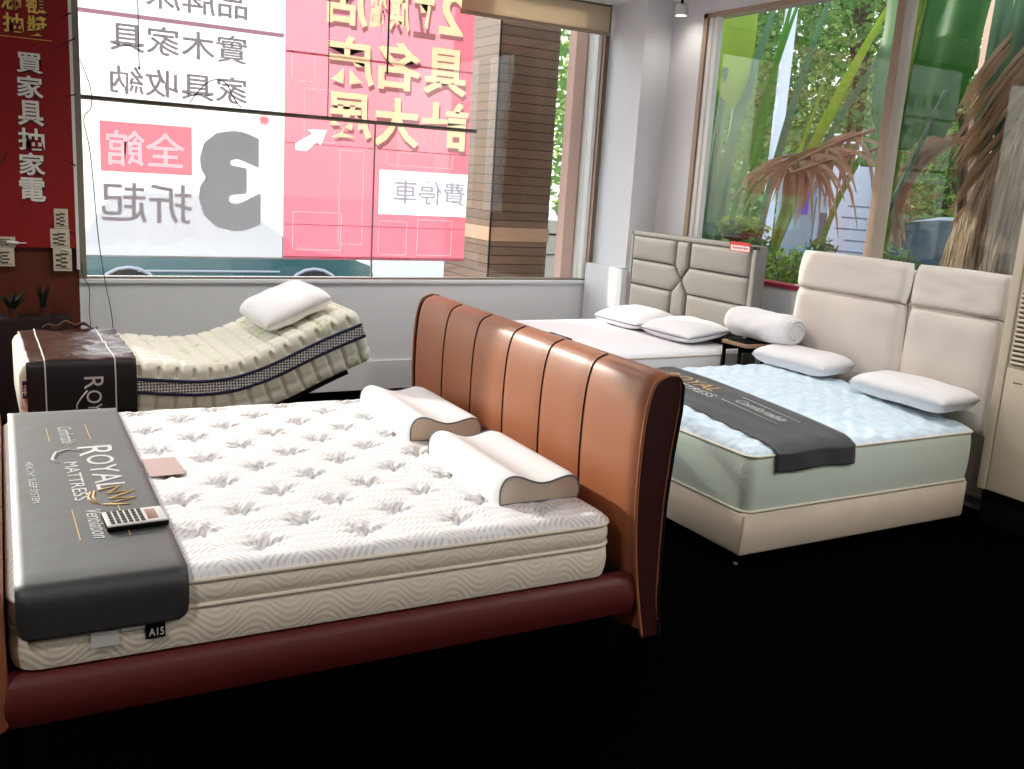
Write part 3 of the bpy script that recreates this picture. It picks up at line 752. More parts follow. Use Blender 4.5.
# side rails, foot board, legs
def rail(y0, y1, x0, x1, z0, z1, name='side_rail', mt='leather_red'):
    g = G(); pr = [(y0+.004, z0), (y0-.012, z0+.04), (y0-.014, (z0+z1)/2), (y0-.006, z1-.025), (y0+.015, z1), (y1-.01, z1), (y1, z1-.02), (y1, z0)]
    g.prism(pr, lambda p: LB((x0, p[0], p[1])), lambda p: LB((x1, p[0], p[1]))); return g.build(name, M[mt], bed, angle=50)
rail(-.01, .05, -1.86, .09, .375, .512)
rail(BW+.01, BW-.05, -1.86, .09, .375, .512)
g = G(); g.rbox((-1.80, 0, 0), (0, 0, 0), .001) if False else None
g = G(); g.loops([[LB((x, y, z)) for x, y in rrect(-1.80, .07, .055, BW-.055, .01)] for z in (.40, .505)]); g.build('slat_deck', M['black_fab'], bed, angle=30)
g = G(); g.loops([[LB((x, y, z)) for x, y in rrect(-1.89, -1.810, -.03, BW+.03, .03, ins)] for ins, z in ((.01, .375), (0, .39), (0, .74), (.006, .755), (.02, .765))]); g.build('footboard', M['leather'], bed, angle=50)
for x, y in ((-1.80, .06), (.02, .06), (-1.80, BW-.06), (.02, BW-.06), (-.9, .30), (-.9, 1.6)):
    g = G(); p = LB((x, y, 0)); g.cyl(p+Vector((0, 0, 0)), p+Vector((0, 0, .40)), .018, 14, r1=.022); g.build('leg', M['leg'], bed)
for y in (HY0+.04, HY1-.04):
    g = G(); p = LB((.14, y, 0)); g.rbox(p+Vector((-.03, -.03, 0)), p+Vector((.03, .03, .30)), .006); g.build('leg', M['leg'], bed)
tg = empty('headboard_tag', LB((.17, .78, 1.19)), 'small black and grey tag lying on top of the tan leather headboard', 'tag', rz=RZ)
g = G(); g.rbox(LB((.14, .70, 1.197)), LB((.21, .86, 1.207)), .003); g.build('card', M['black'], tg)
g = G(); g.rbox(LB((.155, .72, 1.2072)), LB((.195, .80, 1.2085)), .0005); g.build('print', M['kiosk'], tg)

# mattress on it
mt_ = empty('tufted_mattress', LB((-.9, .95, .515)), 'thick white tufted mattress with beige wavy sides on the tan leather bed', 'mattress', rz=RZ)
g = G(); slab(g, LB, -BL, 0, 0, BW, [(.02, .515), (.004, .522), (-.002, .545), (-.005, .575), (-.002, .61), (.004, .628), (.01, .634)], .07)
g.build('lower_border', M['side_beige'], mt_, angle=50)
g = G(); slab(g, LB, -BL, 0, 0, BW, [(.01, .634), (.003, .640), (-.003, .665), (.0, .692), (.008, .704)], .07)
g.build('upper_border', M['side_beige'], mt_, angle=50)
for z in (.634, .706):
    g = G(); g.tube([LB((x, y, z)) for x, y in rrect(-BL, 0, 0, BW, .07, .001)], .0065, 8, closed=True); g.build('piping', M['piping'], mt_, angle=180)
tufts = []
for ci in range(-3, 9):
    for rj in range(-1, 8):
        s = .51+.155*ci; t = .29*rj+(0 if ci % 2 == 0 else .145)
        if .05 < s < BL-.04 and .09 < t < BW-.07: tufts.append((s-BL, t))
def near_tuft(x, y):
    # nearest tufts through the lattice
    z = 0
    for (a, b) in tufts:
        dx = x-a; dy = y-b
        if abs(dx) < .15 and abs(dy) < .15:
            r = math.hypot(dx, dy); th = math.atan2(dy, dx)
            z -= .024*math.exp(-(r/.020)**2)+.015*math.exp(-(r/.050)**2)*(1+.8*math.cos(6*th+a*40+b*9)*min(1, r/.02))
    return z
def top_fn(u, v, x0, x1, y0, y1, r, zb, crown, ex):
    x = x0+(x1-x0)*u; y = y0+(y1-y0)*v
    for cx, cy, sx, sy in ((x0+r, y0+r, -1, -1), (x1-r, y0+r, 1, -1), (x0+r, y1-r, -1, 1), (x1-r, y1-r, 1, 1)):
        if (x-cx)*sx > 0 and (y-cy)*sy > 0:
            a, b = abs(x-cx), abs(y-cy); mx_ = max(a, b); L = math.hypot(a, b)
            if L > 1e-6:
                k = mx_/L; x = cx+(x-cx)*k; y = cy+(y-cy)*k
                dd = r-mx_
    d = min(x-x0, x1-x, y-y0, y1-y)
    for cx, cy, sx, sy in ((x0+r, y0+r, -1, -1), (x1-r, y0+r, 1, -1), (x0+r, y1-r, -1, 1), (x1-r, y1-r, 1, 1)):
        if (x-cx)*sx > 0 and (y-cy)*sy > 0: d = r-math.hypot(x-cx, y-cy)
    e = min(1, max(0, d)/ex); h = math.sqrt(max(0, 1-(1-e)**2))
    return x, y, zb+crown*h, e
def leather_top(u, v):
    x, y, z, e = top_fn(u, v, -BL+.002, -.002, .002, BW-.002, .07, .704, .034, .055)
    z += near_tuft(x, y)*e + .003*noise.noise(Vector((x*14, y*14, 0)))*e
    return LB((x, y, z))
g = G(); g.grid(leather_top, 230, 240); g.build('quilted_top', M['knit'], mt_, angle=180)
for (x0, x1, z0, z1, mm, nm) in ((.262-.05, .33-.05, .565, .625, 'white_print', 'care_label'), (.335-.05, .40-.05, .60, .625, 'white_print', 'care_label'), (.345, .395, .567, .617, 'black', 'size_label')):
    xx0 = x0-1.80-.03; xx1 = x1-1.80-.03
    g = G(); g.rbox(LB((xx0, -.014, z0)), LB((xx1, -.011, z1)), .0008); lab = g.build(nm, M[mm], mt_, smooth=False)
    if nm == 'size_label':
        text('A15', M['white_print'], lab, LB((xx0+.008, -.0155, z0+.008)), RM @ Vector((1, 0, 0)), (0, 0, 1), .038, .022, 'lettering', .01)
    elif z0 < .6:
        g = G(); g.b2(LB((xx0+.03, -.0155, z1-.016)), LB((xx1-.008, -.014, z1-.010))); g.build('red_print', M['redpaint'], lab, smooth=False)

# black runner over the foot end
RT = .752
rx0, rx1 = -1.785, -1.375
def run_path():
    P = [(BW+.012, .66), (BW+.012, .72), (BW+.0, .742), (BW-.03, RT)]
    n = 26
    for i in range(1, n): P.append((BW-.03-(BW-.05)*i/n, RT))
    P += [(.02, RT), (.0, RT-.006), (-.014, RT-.02), (-.02, RT-.04), (-.021, .69), (-.021, .66), (-.020, .634), (-.020, .622), (-.020, .614)]
    return P
RP = run_path(); nR = len(RP)
def run_fn(u, v):
    i = round(u*(nR-1)); y, z = RP[i]; s = 0
    if i > nR-4: s = (.004, .012, .028)[i-(nR-3)]
    x = rx0+s+(rx1-rx0-2*s)*v
    return LB((x, y, z))
rn = empty('bed_runner', LB((-1.58, .95, .63)), 'black satin runner with white lettering and gold crown over the foot of the tufted mattress', 'runner', rz=RZ)
g = G(); g.grid(run_fn, nR, 16); g.build('cloth', M['satin'], rn, angle=50, solid=.004)
def onrun(body, m, wx0, wx1, wy0, wy1, bold=.0, shear=0, name='lettering'):
    """world x0..x1 is glyph height (tops toward +x), read from y1 down to y0"""
    k = .985
    return text(body, M[m], rn, (wx0, wy1, RT+.003), (0, -1, 0), (1, 0, 0), wy1-wy0, wx1-wx0, name, bold, False, shear)
onrun('R', 'white_print', .29, .405, 3.56, 3.68)
onrun('OYAL', 'white_print', .305, .395, 3.16, 3.56)
onrun('MATTRESS', 'white_print', .232, .275, 3.08, 3.50)
onrun('HEALTHY SLEEP SYSTEM', 'white_print', .115, .137, 3.10, 3.54)
onrun('Comfortable', 'white_print', .245, .295, 3.74, 3.98, .0, .4)
onrun('Ventilation', 'white_print', .250, .295, 2.74, 2.98, .0, .4)
g = G()
for (x, a, b) in ((.205, 3.78, 3.98), (.345, 3.78, 4.0), (.215, 2.74, 3.0), (.345, 2.74, 3.0)):
    g.b2((x, a, RT+.0025), (x+.003, b, RT+.0035))
g.build('printed_line', M['gold'], rn, smooth=False)
g = G(); g.tube([(.30, 3.62, RT+.003), (.255, 3.66, RT+.003), (.215, 3.62, RT+.003), (.20, 3.55, RT+.003), (.215, 3.50, RT+.003)], .004, 6, rr=[.002, .004, .006, .006, .003])
g.build('printed_swash', M['white_print'], rn, angle=180)
g = G(); zc = RT+.003
for P in ([(.325, 3.16), (.395, 3.19), (.350, 3.12), (.43, 3.13), (.350, 3.07), (.425, 3.06), (.345, 3.02), (.40, 3.0), (.325, 3.02)], [(.315, 3.16), (.305, 3.10), (.315, 3.03)], [(.302, 3.15), (.292, 3.10), (.302, 3.04)]):
    g.tube([(x-.02, y, zc) for x, y in P], .0035, 6)
g.build('printed_crown', M['gold'], rn, angle=180)

# calculator and leaflet
ca = empty('calculator', (.365, 2.83, RT+.004), 'silver pocket calculator lying on the black runner', 'calculator', rz=.0)
A_ = Matrix.Rotation(.05, 3, 'Z') @ Matrix.Rotation(.06, 3, 'X')
def CA(x, y, z): return A_ @ Vector((x, y, z)) + Vector((.372, 2.83, RT+.016))
g = G(); g.rbox((-.085, -.055, -.010), (.085, .055, .006), .004); g.v = [CA(*v) for v in g.v]; g.build('case', M['black'], ca)
g = G(); g.rbox((-.083, -.053, .004), (.083, .053, .010), .003); g.v = [CA(*v) for v in g.v]; fp = g.build('face_plate', M['calc'], ca)
g = G(); g.rbox((.030, -.035, .0098), (.060, .035, .0112), .0005); g.v = [CA(*v) for v in g.v]; g.build('display', M['lcd'], ca)
for i in range(6):
    for j in range(5):
        g = G(); x = -.072+.0165*i; y = -.042+.019*j; g.rbox((x, y, .0095), (x+.011, y+.013, .0125), .001, 1); g.v = [CA(*v) for v in g.v]; g.build('key', M['ink'], ca)
tag(G().rbox((.485, 3.29, .742), (.60, 3.50, .7435), .0005).build('leaflet', M['pinkpaper'], None, smooth=False), 'pale pink paper leaflet lying on the tufted mattress beside the black runner', 'leaflet')

# contour pillows
def contour_pillow(x0, x1, y0, y1, zb, label, h=.105):
    p = empty('contour_pillow', ((x0+x1)/2, (y0+y1)/2, zb), label, 'pillow', 'contour pillows on the tufted mattress', rz=RZ)
    cx, cy = (x0+x1)/2, (y0+y1)/2; R3 = Matrix.Rotation(RZ, 3, 'Z')
    w = x1-x0
    def W_(x, y, z): return R3 @ Vector((x-cx, y-cy, 0)) + Vector((cx, cy, zb+z))
    keys = [(.0, .0), (-.01, .035), (.0, .075), (.05, .108), (.14, .120), (.25, .112), (.38, .092), (.50, .080), (.62, .082), (.75, .094), (.86, .100), (.95, .088), (1.0, .055), (1.005, .025), (.985, 0)]
    K = refine([(a*w, b*h/.12) for a, b in keys], 4)
    prof = [(x0+a, b) for a, b in K]
    mx_, mz_ = x0+w/2, .045
    g = G(); Ls = []
    N = 26
    for i in range(N):
        t = i/(N-1); y = y0+(y1-y0)*t
        d = min(y-y0, (y1-y))
        sc = 1-.06*max(0, 1-d/.035)**2
        Ls.append([W_(mx_+(px-mx_)*sc, y, max(0, mz_+(pz-mz_)*sc) if pz > 0.001 else 0.0) for px, pz in prof])
    g.loops(Ls); g.build('cover', M['pillow'], p, angle=60)
    sc = .93
    e = [(mx_+(px-mx_)*sc, max(.003, mz_+(pz-mz_)*sc)) for px, pz in prof]
    for (ya, yb) in ((y0-.006, y0+.002), (y1+.006, y1-.002)):
        g = G(); g.prism(e, lambda q: W_(q[0], ya, q[1]), lambda q: W_(q[0], yb, q[1])); g.build('end_panel', M['pillow_end'], p, angle=60)
        g = G(); g.tube([W_(a, ya, b) for a, b in e], .0035, 6, closed=True); g.build('piping', M['grey_pipe'], p, angle=180)
contour_pillow(1.495, 1.825, 2.65, 3.25, .733, 'white contour pillow on the tufted mattress nearer the camera')
contour_pillow(1.515, 1.855, 3.46, 4.07, .733, 'white contour pillow on the tufted mattress farther from the camera, by the black gap')

# ================================================================== GREEN SIDED BED ON THE RIGHT
RX, RY, RL, RW = 3.243, 3.285, 1.73, 1.70
ID = lambda v: Vector(v)
bb = empty('upholstered_bed', (RX+.9, RY+.85, 0), 'low beige upholstered bed base with a cream two cushion headboard under the right window', 'bed')
g = G(); slab(g, ID, RX-.003, RX+RL, RY-.003, RY+RW, [(.012, .045), (.002, .06), (.002, .255), (.012, .266)], .02); g.build('base', M['beige_base'], bb, angle=50)
g = G(); g.tube([(RX-.004, RY-.004, .06), (RX-.005, RY-.005, .26)], .005, 6); g.build('corner_seam', M['pillow_end'], bb)
for x in (RX+.08, RX+RL-.08):
    for y in (RY+.08, RY+RW-.08):
        G().cyl((x, y, 0), (x, y, .05), .03, 14).build('foot', M['black'], bb)
G().lathe([(.012, 0), (.016, .012), (.012, .024)], (RX-.03, RY-.01, .0), 12).build('caster', M['chrome'], bb)
hbw = G(); hbw.rbox((5.19, 3.34, .10), (5.27, 4.95, 1.40), .02); hw = hbw.build('headboard_back', M['cream'], bb)
Nx = Vector((-1, 0, 0)); Uy = Vector((0, 1, 0)); Uz = Vector((0, 0, 1))
for (ya, yb) in ((4.005, 4.955), (3.33, 3.985)):
    cu = empty('x', (0, 0, 0)); bpy.data.objects.remove(cu)
    g = G(); cushion(g, (5.155, (ya+yb)/2, .845), Uy, Uz, Nx, (yb-ya)/2, .365, .075, .03, 8, 8, 26, .010, ya); hc = g.build('headboard_cushion', M['cream'], bb, angle=180)
    T_ = Vector((.10, 0, .995)).normalized()
    g = G(); cushion(g, (5.155, (ya+yb)/2, 1.315), Uy, T_, T_.cross(Uy)*1.0, (yb-ya)/2, .135, .055, .04, 10, 8, 26, .006, ya+3); g.build('headrest_cushion', M['cream'], bb, angle=180)
    g = G(); g.tube([(5.10, ya+.02, 1.197), (5.088, (ya+yb)/2, 1.197), (5.10, yb-.02, 1.197)], .004, 6); g.build('seam', M['cream_seam'], bb, angle=180)

gm = empty('green_sided_mattress', (RX+.9, RY+.85, .266), 'thick mattress with pale green zigzag sides and blue white quilted top', 'mattress')
g = G(); slab(g, ID, RX, RX+RL, RY, RY+RW, [(.02, .268), (.004, .276), (-.004, .33), (-.006, .41), (-.004, .49), (.004, .545), (.012, .553)], .06); g.build('border', M['side_green'], gm, angle=50)
for z in (.272, .556):
    g = G(); g.tube([(x, y, z) for x, y in rrect(RX, RX+RL, RY, RY+RW, .06, .001)], .007, 8, closed=True); g.build('piping', M['piping'], gm, angle=180)
def gtop(u, v):
    x, y, z, e = top_fn(u, v, RX+.002, RX+RL-.002, RY+.002, RY+RW-.002, .06, .553, .030, .05)
    t = (y-RY)/RW
    z += .075*math.sin(min(1, t/.75)*PI/2)*min(1, e*1.0)*(1 if t < .9 else max(.3, 1-(t-.9)*7))
    q = math.sin(x*2*PI/.14+.5*math.sin(y*9))*math.sin(y*2*PI/.14+.5*math.sin(x*9))
    z += .006*q*e+.004*noise.noise(Vector((x*18, y*18, 2)))*e
    return (x, y, z)
g = G(); g.grid(gtop, 150, 150); g.build('quilted_top', M['top_blue'], gm, angle=180)
def gz(x, y): # height of that top
    t = (y-RY)/RW; return .583+.075*math.sin(min(1, t/.75)*PI/2)*(1 if t < .9 else max(.3, 1-(t-.9)*7))
r2 = empty('bed_runner', (3.68, RY+.85, .48), 'black cloth runner with gold print across the foot of the green sided mattress', 'runner')
def r2f(u, v):
    x = 3.40+.555*v
    if u < .8:
        t = 1-u/.8; y = RY+.02+(RW-.06)*t; z = gz(x, y)+.013+.003*math.sin(x*31+y*5)
        e = min(1, (y-RY)/.08); z -= .02*(1-e)**2
    else:
        k = (u-.8)/.2; z = .578-.105*k-.006*math.sin(v*9); y = RY-.014-.006*k+.005*math.sin(v*11)*k
    x += .03*(1-u)*0
    return (x, y, z)
g = G(); g.grid(r2f, 60, 22); g.build('cloth', M['satin'], r2, angle=180, solid=.005)
def on2(body, m, x0, x1, y0, y1, bold=0, shear=0):
    z = gz((x0+x1)/2, (y0+y1)/2)+.022
    sl = .0
    dz = gz(x0, y1)-gz(x0, y0)
    return text(body, M[m], r2, (x0, y1, gz(x0, y1)+.021), (0, -(y1-y0), -dz), (1, 0, 0), math.hypot(y1-y0, dz), x1-x0, 'lettering', bold, False, shear)
on2('ROYAL', 'gold', 3.72, 3.84, 4.15, 4.62)
on2('MATTRESS', 'white_print', 3.62, 3.69, 4.05, 4.5)
on2('Comfortable', 'white_print', 3.72, 3.79, 3.58, 3.95, 0, .4)
g = G()
for x in (3.67, 3.83): g.tube([(x, 3.55, gz(x, 3.55)+.021), (x, 4.0, gz(x, 4.0)+.021)], .002, 5)
g.build('printed_line', M['white_print'], r2, angle=180)

def soft_pillow(cx, cy, cz, su, sv, t, label, group, rz=0, tilt=0, mt='pillow', seam=None, seed=0, name='pillow', p=5):
    e = empty(name, (cx, cy, cz-t), label, 'pillow', group, rz=rz)
    R3 = Matrix.Rotation(rz, 3, 'Z') @ Matrix.Rotation(tilt, 3, 'Y')
    g = G(); rim = cushion(g, (cx, cy, cz), R3 @ Vector((1, 0, 0)), R3 @ Vector((0, 1, 0)), R3 @ Vector((0, 0, 1)), su, sv, t, t, p, p, 30, .008, seed)
    g.build('cover', M[mt], e, angle=180)
    if seam:
        g = G(); g.tube(rim, .004, 6, closed=True); g.build('piping', M[seam], e, angle=180)
    return e
soft_pillow(4.875, 4.57, .735, .155, .34, .062, 'white foam pillow on the green sided mattress, nearer the rolled quilt', 'foam pillows on the green sided mattress', .02, -.10, p=6, seed=1, name='foam_pillow')
soft_pillow(4.88, 3.68, .715, .165, .36, .066, 'white foam pillow on the green sided mattress, in the sun beside the cream cabinet', 'foam pillows on the green sided mattress', -.02, -.08, p=6, seed=4, name='foam_pillow')

# ================================================================== GREY BED IN THE CORNER
gb = empty('grey_bed', (4.1, 6.0, 0), 'grey upholstered bed with a panelled headboard in the far corner', 'bed')
GX, GY0, GY1, GZ0, GZ1 = 4.985, 5.22, 6.76, .25, 1.44
G().rbox((GX+.01, GY0, GZ0-.2), (GX+.10, GY1, GZ1), .012).build('headboard', M['grey_up'], gb)
fr2 = .035
for a, b in (((GX-.012, GY0, GZ1-fr2), (GX+.02, GY1, GZ1)), ((GX-.012, GY0, GZ0), (GX+.02, GY0+.05, GZ1)), ((GX-.012, GY1-.035, GZ0), (GX+.02, GY1, GZ1))):
    G().rbox(a, b, .008).build('headboard_border', M['grey_up'], gb)
G().b2((GX+.004, GY0+.05, .75), (GX+.0095, GY1-.035, GZ1-fr2)).build('seam_backing', M['grey_seam'], gb, smooth=False)
Y0_, Y1_, Z0_, Z1_ = GY1-.040, GY0+.055, .76, GZ1-fr2-.005
def HP(u, v, d): return Vector((GX+.006-d, Y0_+(Y1_-Y0_)*u, Z0_+(Z1_-Z0_)*v))
polys = [[(0, 1), (.40, 1), (.40, .70), (0, .70)], [(0, .685), (.40, .685), (.455, .545), (.455, .50), (.39, .37), (0, .37)], [(0, .355), (.385, .355), (.385, 0), (0, 0)],
         [(.415, 1), (.515, 1), (.515, .70), (.467, .56), (.415, .69)], [(.467, .51), (.515, .37), (.515, 0), (.40, 0), (.40, .36)],
         [(.53, 1), (1, 1), (1, .70), (.53, .70)], [(.53, .685), (1, .685), (1, .37), (.53, .37), (.48, .50), (.48, .55)], [(.53, .355), (1, .355), (1, 0), (.53, 0)]]
for P in polys:
    cu_ = sum(p[0] for p in P)/len(P); cv_ = sum(p[1] for p in P)/len(P)
    # subdivide outline
    O = []
    for a, b in zip(P, P[1:]+P[:1]):
        for k in range(6): O.append((a[0]+(b[0]-a[0])*k/6, a[1]+(b[1]-a[1])*k/6))
    Ls = []
    for sc, d in ((1, 0), (.993, .012), (.96, .022), (.88, .029), (.7, .033), (.35, .035), (.02, .036)):
        q = 1.01*sc
        Ls.append([HP(cu_+(u-cu_)*q, cv_+(v-cv_)*q, d) for u, v in O])
    g = G(); g.loops(Ls); g.build('headboard_panel', M['grey_up'], gb, angle=60)
G().rbox((3.02, 5.20, .12), (GX, 6.76, .40), .02).build('base', M['grey_up'], gb)
for x in (3.1, 4.9):
    for y in (5.28, 6.68): G().cyl((x, y, 0), (x, y, .12), .025, 12).build('leg', M['black'], gb)
tagc = empty('price_tag', (GX-.02, 5.36, 1.36), 'red and white price tag on the top edge of the grey headboard', 'tag')
G().rbox((GX-.022, 5.28, 1.385), (GX-.018, 5.50, 1.455), .001).build('card', M['white_print'], tagc, smooth=False)
G().b2((GX-.024, 5.28, 1.432), (GX-.0221, 5.50, 1.455)).b2((GX-.024, 5.28, 1.385), (GX-.0221, 5.50, 1.392)).b2((GX-.024, 5.28, 1.385), (GX-.0221, 5.288, 1.455)).b2((GX-.024, 5.492, 1.385), (GX-.0221, 5.50, 1.455)).build('red_border', M['redpaint'], tagc, smooth=False)
g = G()
for i in range(7): g.b2((GX-.024, 5.31+.024*i, 1.405), (GX-.0225, 5.322+.024*i, 1.42))
g.build('printing', M['redpaint'], tagc, smooth=False)
wm_ = empty('white_mattress', (4.0, 6.0, .40), 'flat white mattress on the grey bed in the corner', 'mattress')
g = G(); slab(g, ID, 3.02, 4.97, 5.20, 6.76, [(.03, .402), (.005, .42), (0, .50), (0, .63), (.008, .662), (.03, .678), (.09, .684)], .06); g.build('body', M['white_linen'], wm_, angle=60)
g = G(); g.tube([(x, y, .650) for x, y in rrect(3.02, 4.97, 5.20, 6.76, .06, -.001)], .006, 6, closed=True); g.build('piping', M['pillow_end'], wm_, angle=180)
for (cx, cy, lb, sd_) in ((4.72, 6.28, 'white pillow with dark piping on the corner bed, nearer the window pier', 11), (4.74, 5.66, 'white pillow with dark piping on the corner bed, nearer the side table', 17)):
    soft_pillow(cx, cy, .765, .22, .30, .072, lb, 'piped pillows on the corner bed', .03, -.12, 'white_linen', 'grey_pipe', sd_, name='pillow', p=3)

# side table and rolled quilt
st = empty('side_table', (4.9, 5.08, 0), 'small side table with a wooden top and black legs between the two far beds', 'table')
G().rbox((4.70, 4.93, .745), (5.13, 5.19, .77), .005).build('table_top', M['walnut'], st)
G().rbox((4.73, 4.96, .770), (5.11, 5.16, .777), .002).build('black_inlay', M['black'], st)
for x in (4.71, 5.10):
    for y in (5.0, 5.165): G().rbox((x, y, 0), (x+.022, y+.02, .745), .002, 1).build('leg', M['black'], st)
G().b2((4.71, 5.0, .70), (5.12, 5.02, .744)).b2((4.71, 5.165, .70), (5.12, 5.185, .744)).build('apron', M['black'], st, smooth=False)
rq = empty('rolled_quilt', (4.93, 5.02, .78), 'white quilt rolled into a bundle on the small side table', 'quilt')
cq = Vector((4.93, 5.02, .892))
def roll(u, v):
    t = -1+2*u; y = cq.y+.31*t; a = 2*PI*v
    r = .112*(1-.22*max(0, abs(t)-.8)/.2)*(1+.03*noise.noise(Vector((t*3, math.cos(a)*1.5, math.sin(a)*1.5)))*2)
    return Vector((cq.x+r*1.15*math.cos(a), y, cq.z+max(-.112, r*.98*math.sin(a))))
g = G(); g.grid(roll, 34, 36, cv=True); n0 = 36
g.f.append(tuple(range(36))[::-1]); g.f.append(tuple(33*36+k for k in range(36))); g.build('bundle', M['white_linen'], rq, angle=70)
g = G(); sp = []
for k in range(60):
    a = k*.33; r = .092*(1-k/64); sp.append((cq.x+r*math.cos(a), cq.y-.314, cq.z+r*.95*math.sin(a)))
g.tube(sp, .006, 6); g.build('rolled_edge', M['pillow'], rq, angle=180)

# ================================================================== ADJUSTABLE BED, LEFT
AY0, AY1 = 5.30, 6.27
path = refine([(.165, .580), (.42, .580), (.70, .573), (.88, .555), (1.05, .542), (1.22, .552), (1.36, .586), (1.50, .637), (1.64, .700), (1.80, .770), (2.01, .850)], 30)
HT = .168
def pnorm(i):
    a = path[max(i-1, 0)]; b = path[min(i+1, len(path)-1)]; t = Vector((b[0]-a[0], 0, b[1]-a[1])).normalized(); return t, Vector((-t.z, 0, t.x))
arc = [0]
for i in range(1, len(path)): arc.append(arc[-1]+math.hypot(path[i][0]-path[i-1][0], path[i][1]-path[i-1][1]))
LT = arc[-1]
am = empty('adjustable_mattress', (1.0, 5.78, .43), 'cream quilted mattress bent up at the head on the adjustable bed by the back window', 'mattress')
def section(nf=14):
    """(y, n) outline with softened corners, tagged by face"""
    P = rrect(AY0, AY1, -HT, HT, .05, 0, 5); Q = []
    for a, b in zip(P, P[1:]+P[:1]):
        L = math.hypot(b[0]-a[0], b[1]-a[1]); k = max(1, int(L/.012))
        for j in range(k): Q.append((a[0]+(b[0]-a[0])*j/k, a[1]+(b[1]-a[1])*j/k))
    return Q
SEC = section()
def groove(s, per): 
    f = (s/per) % 1.0; d = min(f, 1-f)*per; return math.exp(-(d/.011)**2)
rings = []
NP = len(path)
for i in range(NP):
    t, n = pnorm(i); s = arc[i]
    end = min(s, LT-s); es = 1-.16*max(0, 1-end/.045)**2
    ring = []
    for (y, h) in SEC:
        yy_ = (AY0+AY1)/2+(y-(AY0+AY1)/2)*(1-.04*max(0, 1-end/.045)**2)
        disp = 0
        if h > HT-.03:
            disp = -.011*groove(s, .098)-.010*groove(y, .105); nn = n; vec = n*disp
        elif y < AY0+.02:
            v_ = -.018*groove(s+.03, .098)-.010*math.exp(-((h+.085)/.012)**2)
            if -.01 < h < .085: v_ = 0
            vec = Vector((0, -v_, 0))
        else: vec = Vector((0, 0, 0))
        ring.append(Vector((path[i][0], yy_, path[i][1]))+n*(h*es)+vec)
    rings.append(ring)
g = G(); g.loops(rings); g.build('quilted_body', M['quilt'], am, angle=70)
def near_strip(h0, h1, off, i0, i1):
    g = G(); L = []
    for i in range(i0, i1):
        t, n = pnorm(i); P = Vector((path[i][0], 0, path[i][1]))
        q = [(AY0-off, h0), (AY0-off, h1), (AY0+.004, h1), (AY0+.004, h0)]
        L.append([P+n*h+Vector((0, y, 0)) for y, h in q])
    g.loops(L); return g
near_strip(-.002, .072, .004, 2, NP-1).build('mesh_ribbon', M['ribbon'], am, angle=40)
for h in (-.002, .072):
    g = G(); g.tube([Vector((path[i][0], AY0-.006, path[i][1]))+pnorm(i)[1]*h for i in range(2, NP-1)], .009, 8); g.build('navy_piping', M['navy'], am, angle=180)
ab = empty('adjustable_bed_base', (1.0, 5.78, 0), 'black adjustable bed base under the bent cream mattress', 'bed base')
g = G(); L = []
for i in range(14, NP-20, 4):
    t, n = pnorm(i); P = Vector((path[i][0], 0, path[i][1]))
    L.append([P+n*h+Vector((0, y, 0)) for y, h in ((AY0+.06, -HT-.003), (AY1-.06, -HT-.003), (AY1-.06, -HT-.035), (AY0+.06, -HT-.035))])
g.loops(L); g.build('deck', M['black'], ab, angle=30)
G().rbox((.25, AY0+.12, .16), (1.75, AY1-.12, .26), .01).build('frame', M['black'], ab)
for x in (.32, 1.66):
    for y in (AY0+.18, AY1-.18): G().cyl((x, y, 0), (x, y, .17), .025, 12).build('leg', M['black'], ab)
for x, z in ((.45, .40), (1.0, .37), (1.62, .50)):
    for y in (AY0+.2, AY1-.2): G().b2((x-.02, y-.02, .25), (x+.02, y+.02, z)).build('strut', M['black'], ab, smooth=False)
# pillow on the raised end
i_ = min(range(NP), key=lambda k: abs(path[k][0]-1.64)); t_, n_ = pnorm(i_)
pc = Vector((1.66, 5.80, 0)); pc.z = path[i_][1]+HT/n_.z+.075
e = empty('pillow', (1.62, 5.83, pc.z-.07), 'white pillow on the raised head of the cream adjustable mattress', 'pillow')
g = G(); cushion(g, pc, t_, Uy, n_, .225, .35, .085, .06, 5, 5, 30, .010, 5); g.build('cover', M['pillow'], e, angle=180)

# brown cover on its foot end
def cov_path():
    P = [(AY1+.012, .60), (AY1+.010, .70), (AY1-.02, .748)]
    for k in range(1, 22): P.append((AY1-.02-(AY1-AY0-.04)*k/22, .754))
    P += [(AY0+.02, .752), (AY0+.0, .742), (AY0-.012, .72), (AY0-.018, .69)]
    for k in range(1, 9): P.append((AY0-.020, .69-.225*k/8))
    return P
CP = cov_path(); nC = len(CP); iF = 25
bc = empty('foot_cover', (.46, 5.78, .48), 'glossy dark brown cover with white stripes over the foot of the adjustable mattress', 'cover')
def covf(i, v, off=0):
    y, z = CP[i]; x = .195+.525*v
    if i <= iF:
        z += .016*noise.noise(Vector((x*4, y*13, 1)))+.012*noise.noise(Vector((x*9, y*30, 4)))+.010
    return Vector((x, y, z))
g = G(); g.grid(lambda u, v: covf(min(round(u*(nC-1)), iF+1), v) if False else covf(round(u*(nC-1)), v), nC, 26)
top = G(); fr = G()
top.add([covf(i, v/25) for i in range(iF+1) for v in range(26)], [(i*26+j, (i+1)*26+j, (i+1)*26+j+1, i*26+j+1) for i in range(iF) for j in range(25)])
top.build('top_cloth', M['brown_satin'], bc, angle=180, solid=.004)
fr.add([covf(i, v/25) for i in range(iF, nC) for v in range(26)], [(i*26+j, (i+1)*26+j, (i+1)*26+j+1, i*26+j+1) for i in range(nC-iF-1) for j in range(25)])
fr.build('front_flap', M['brown_dark'], bc, angle=180, solid=.004)
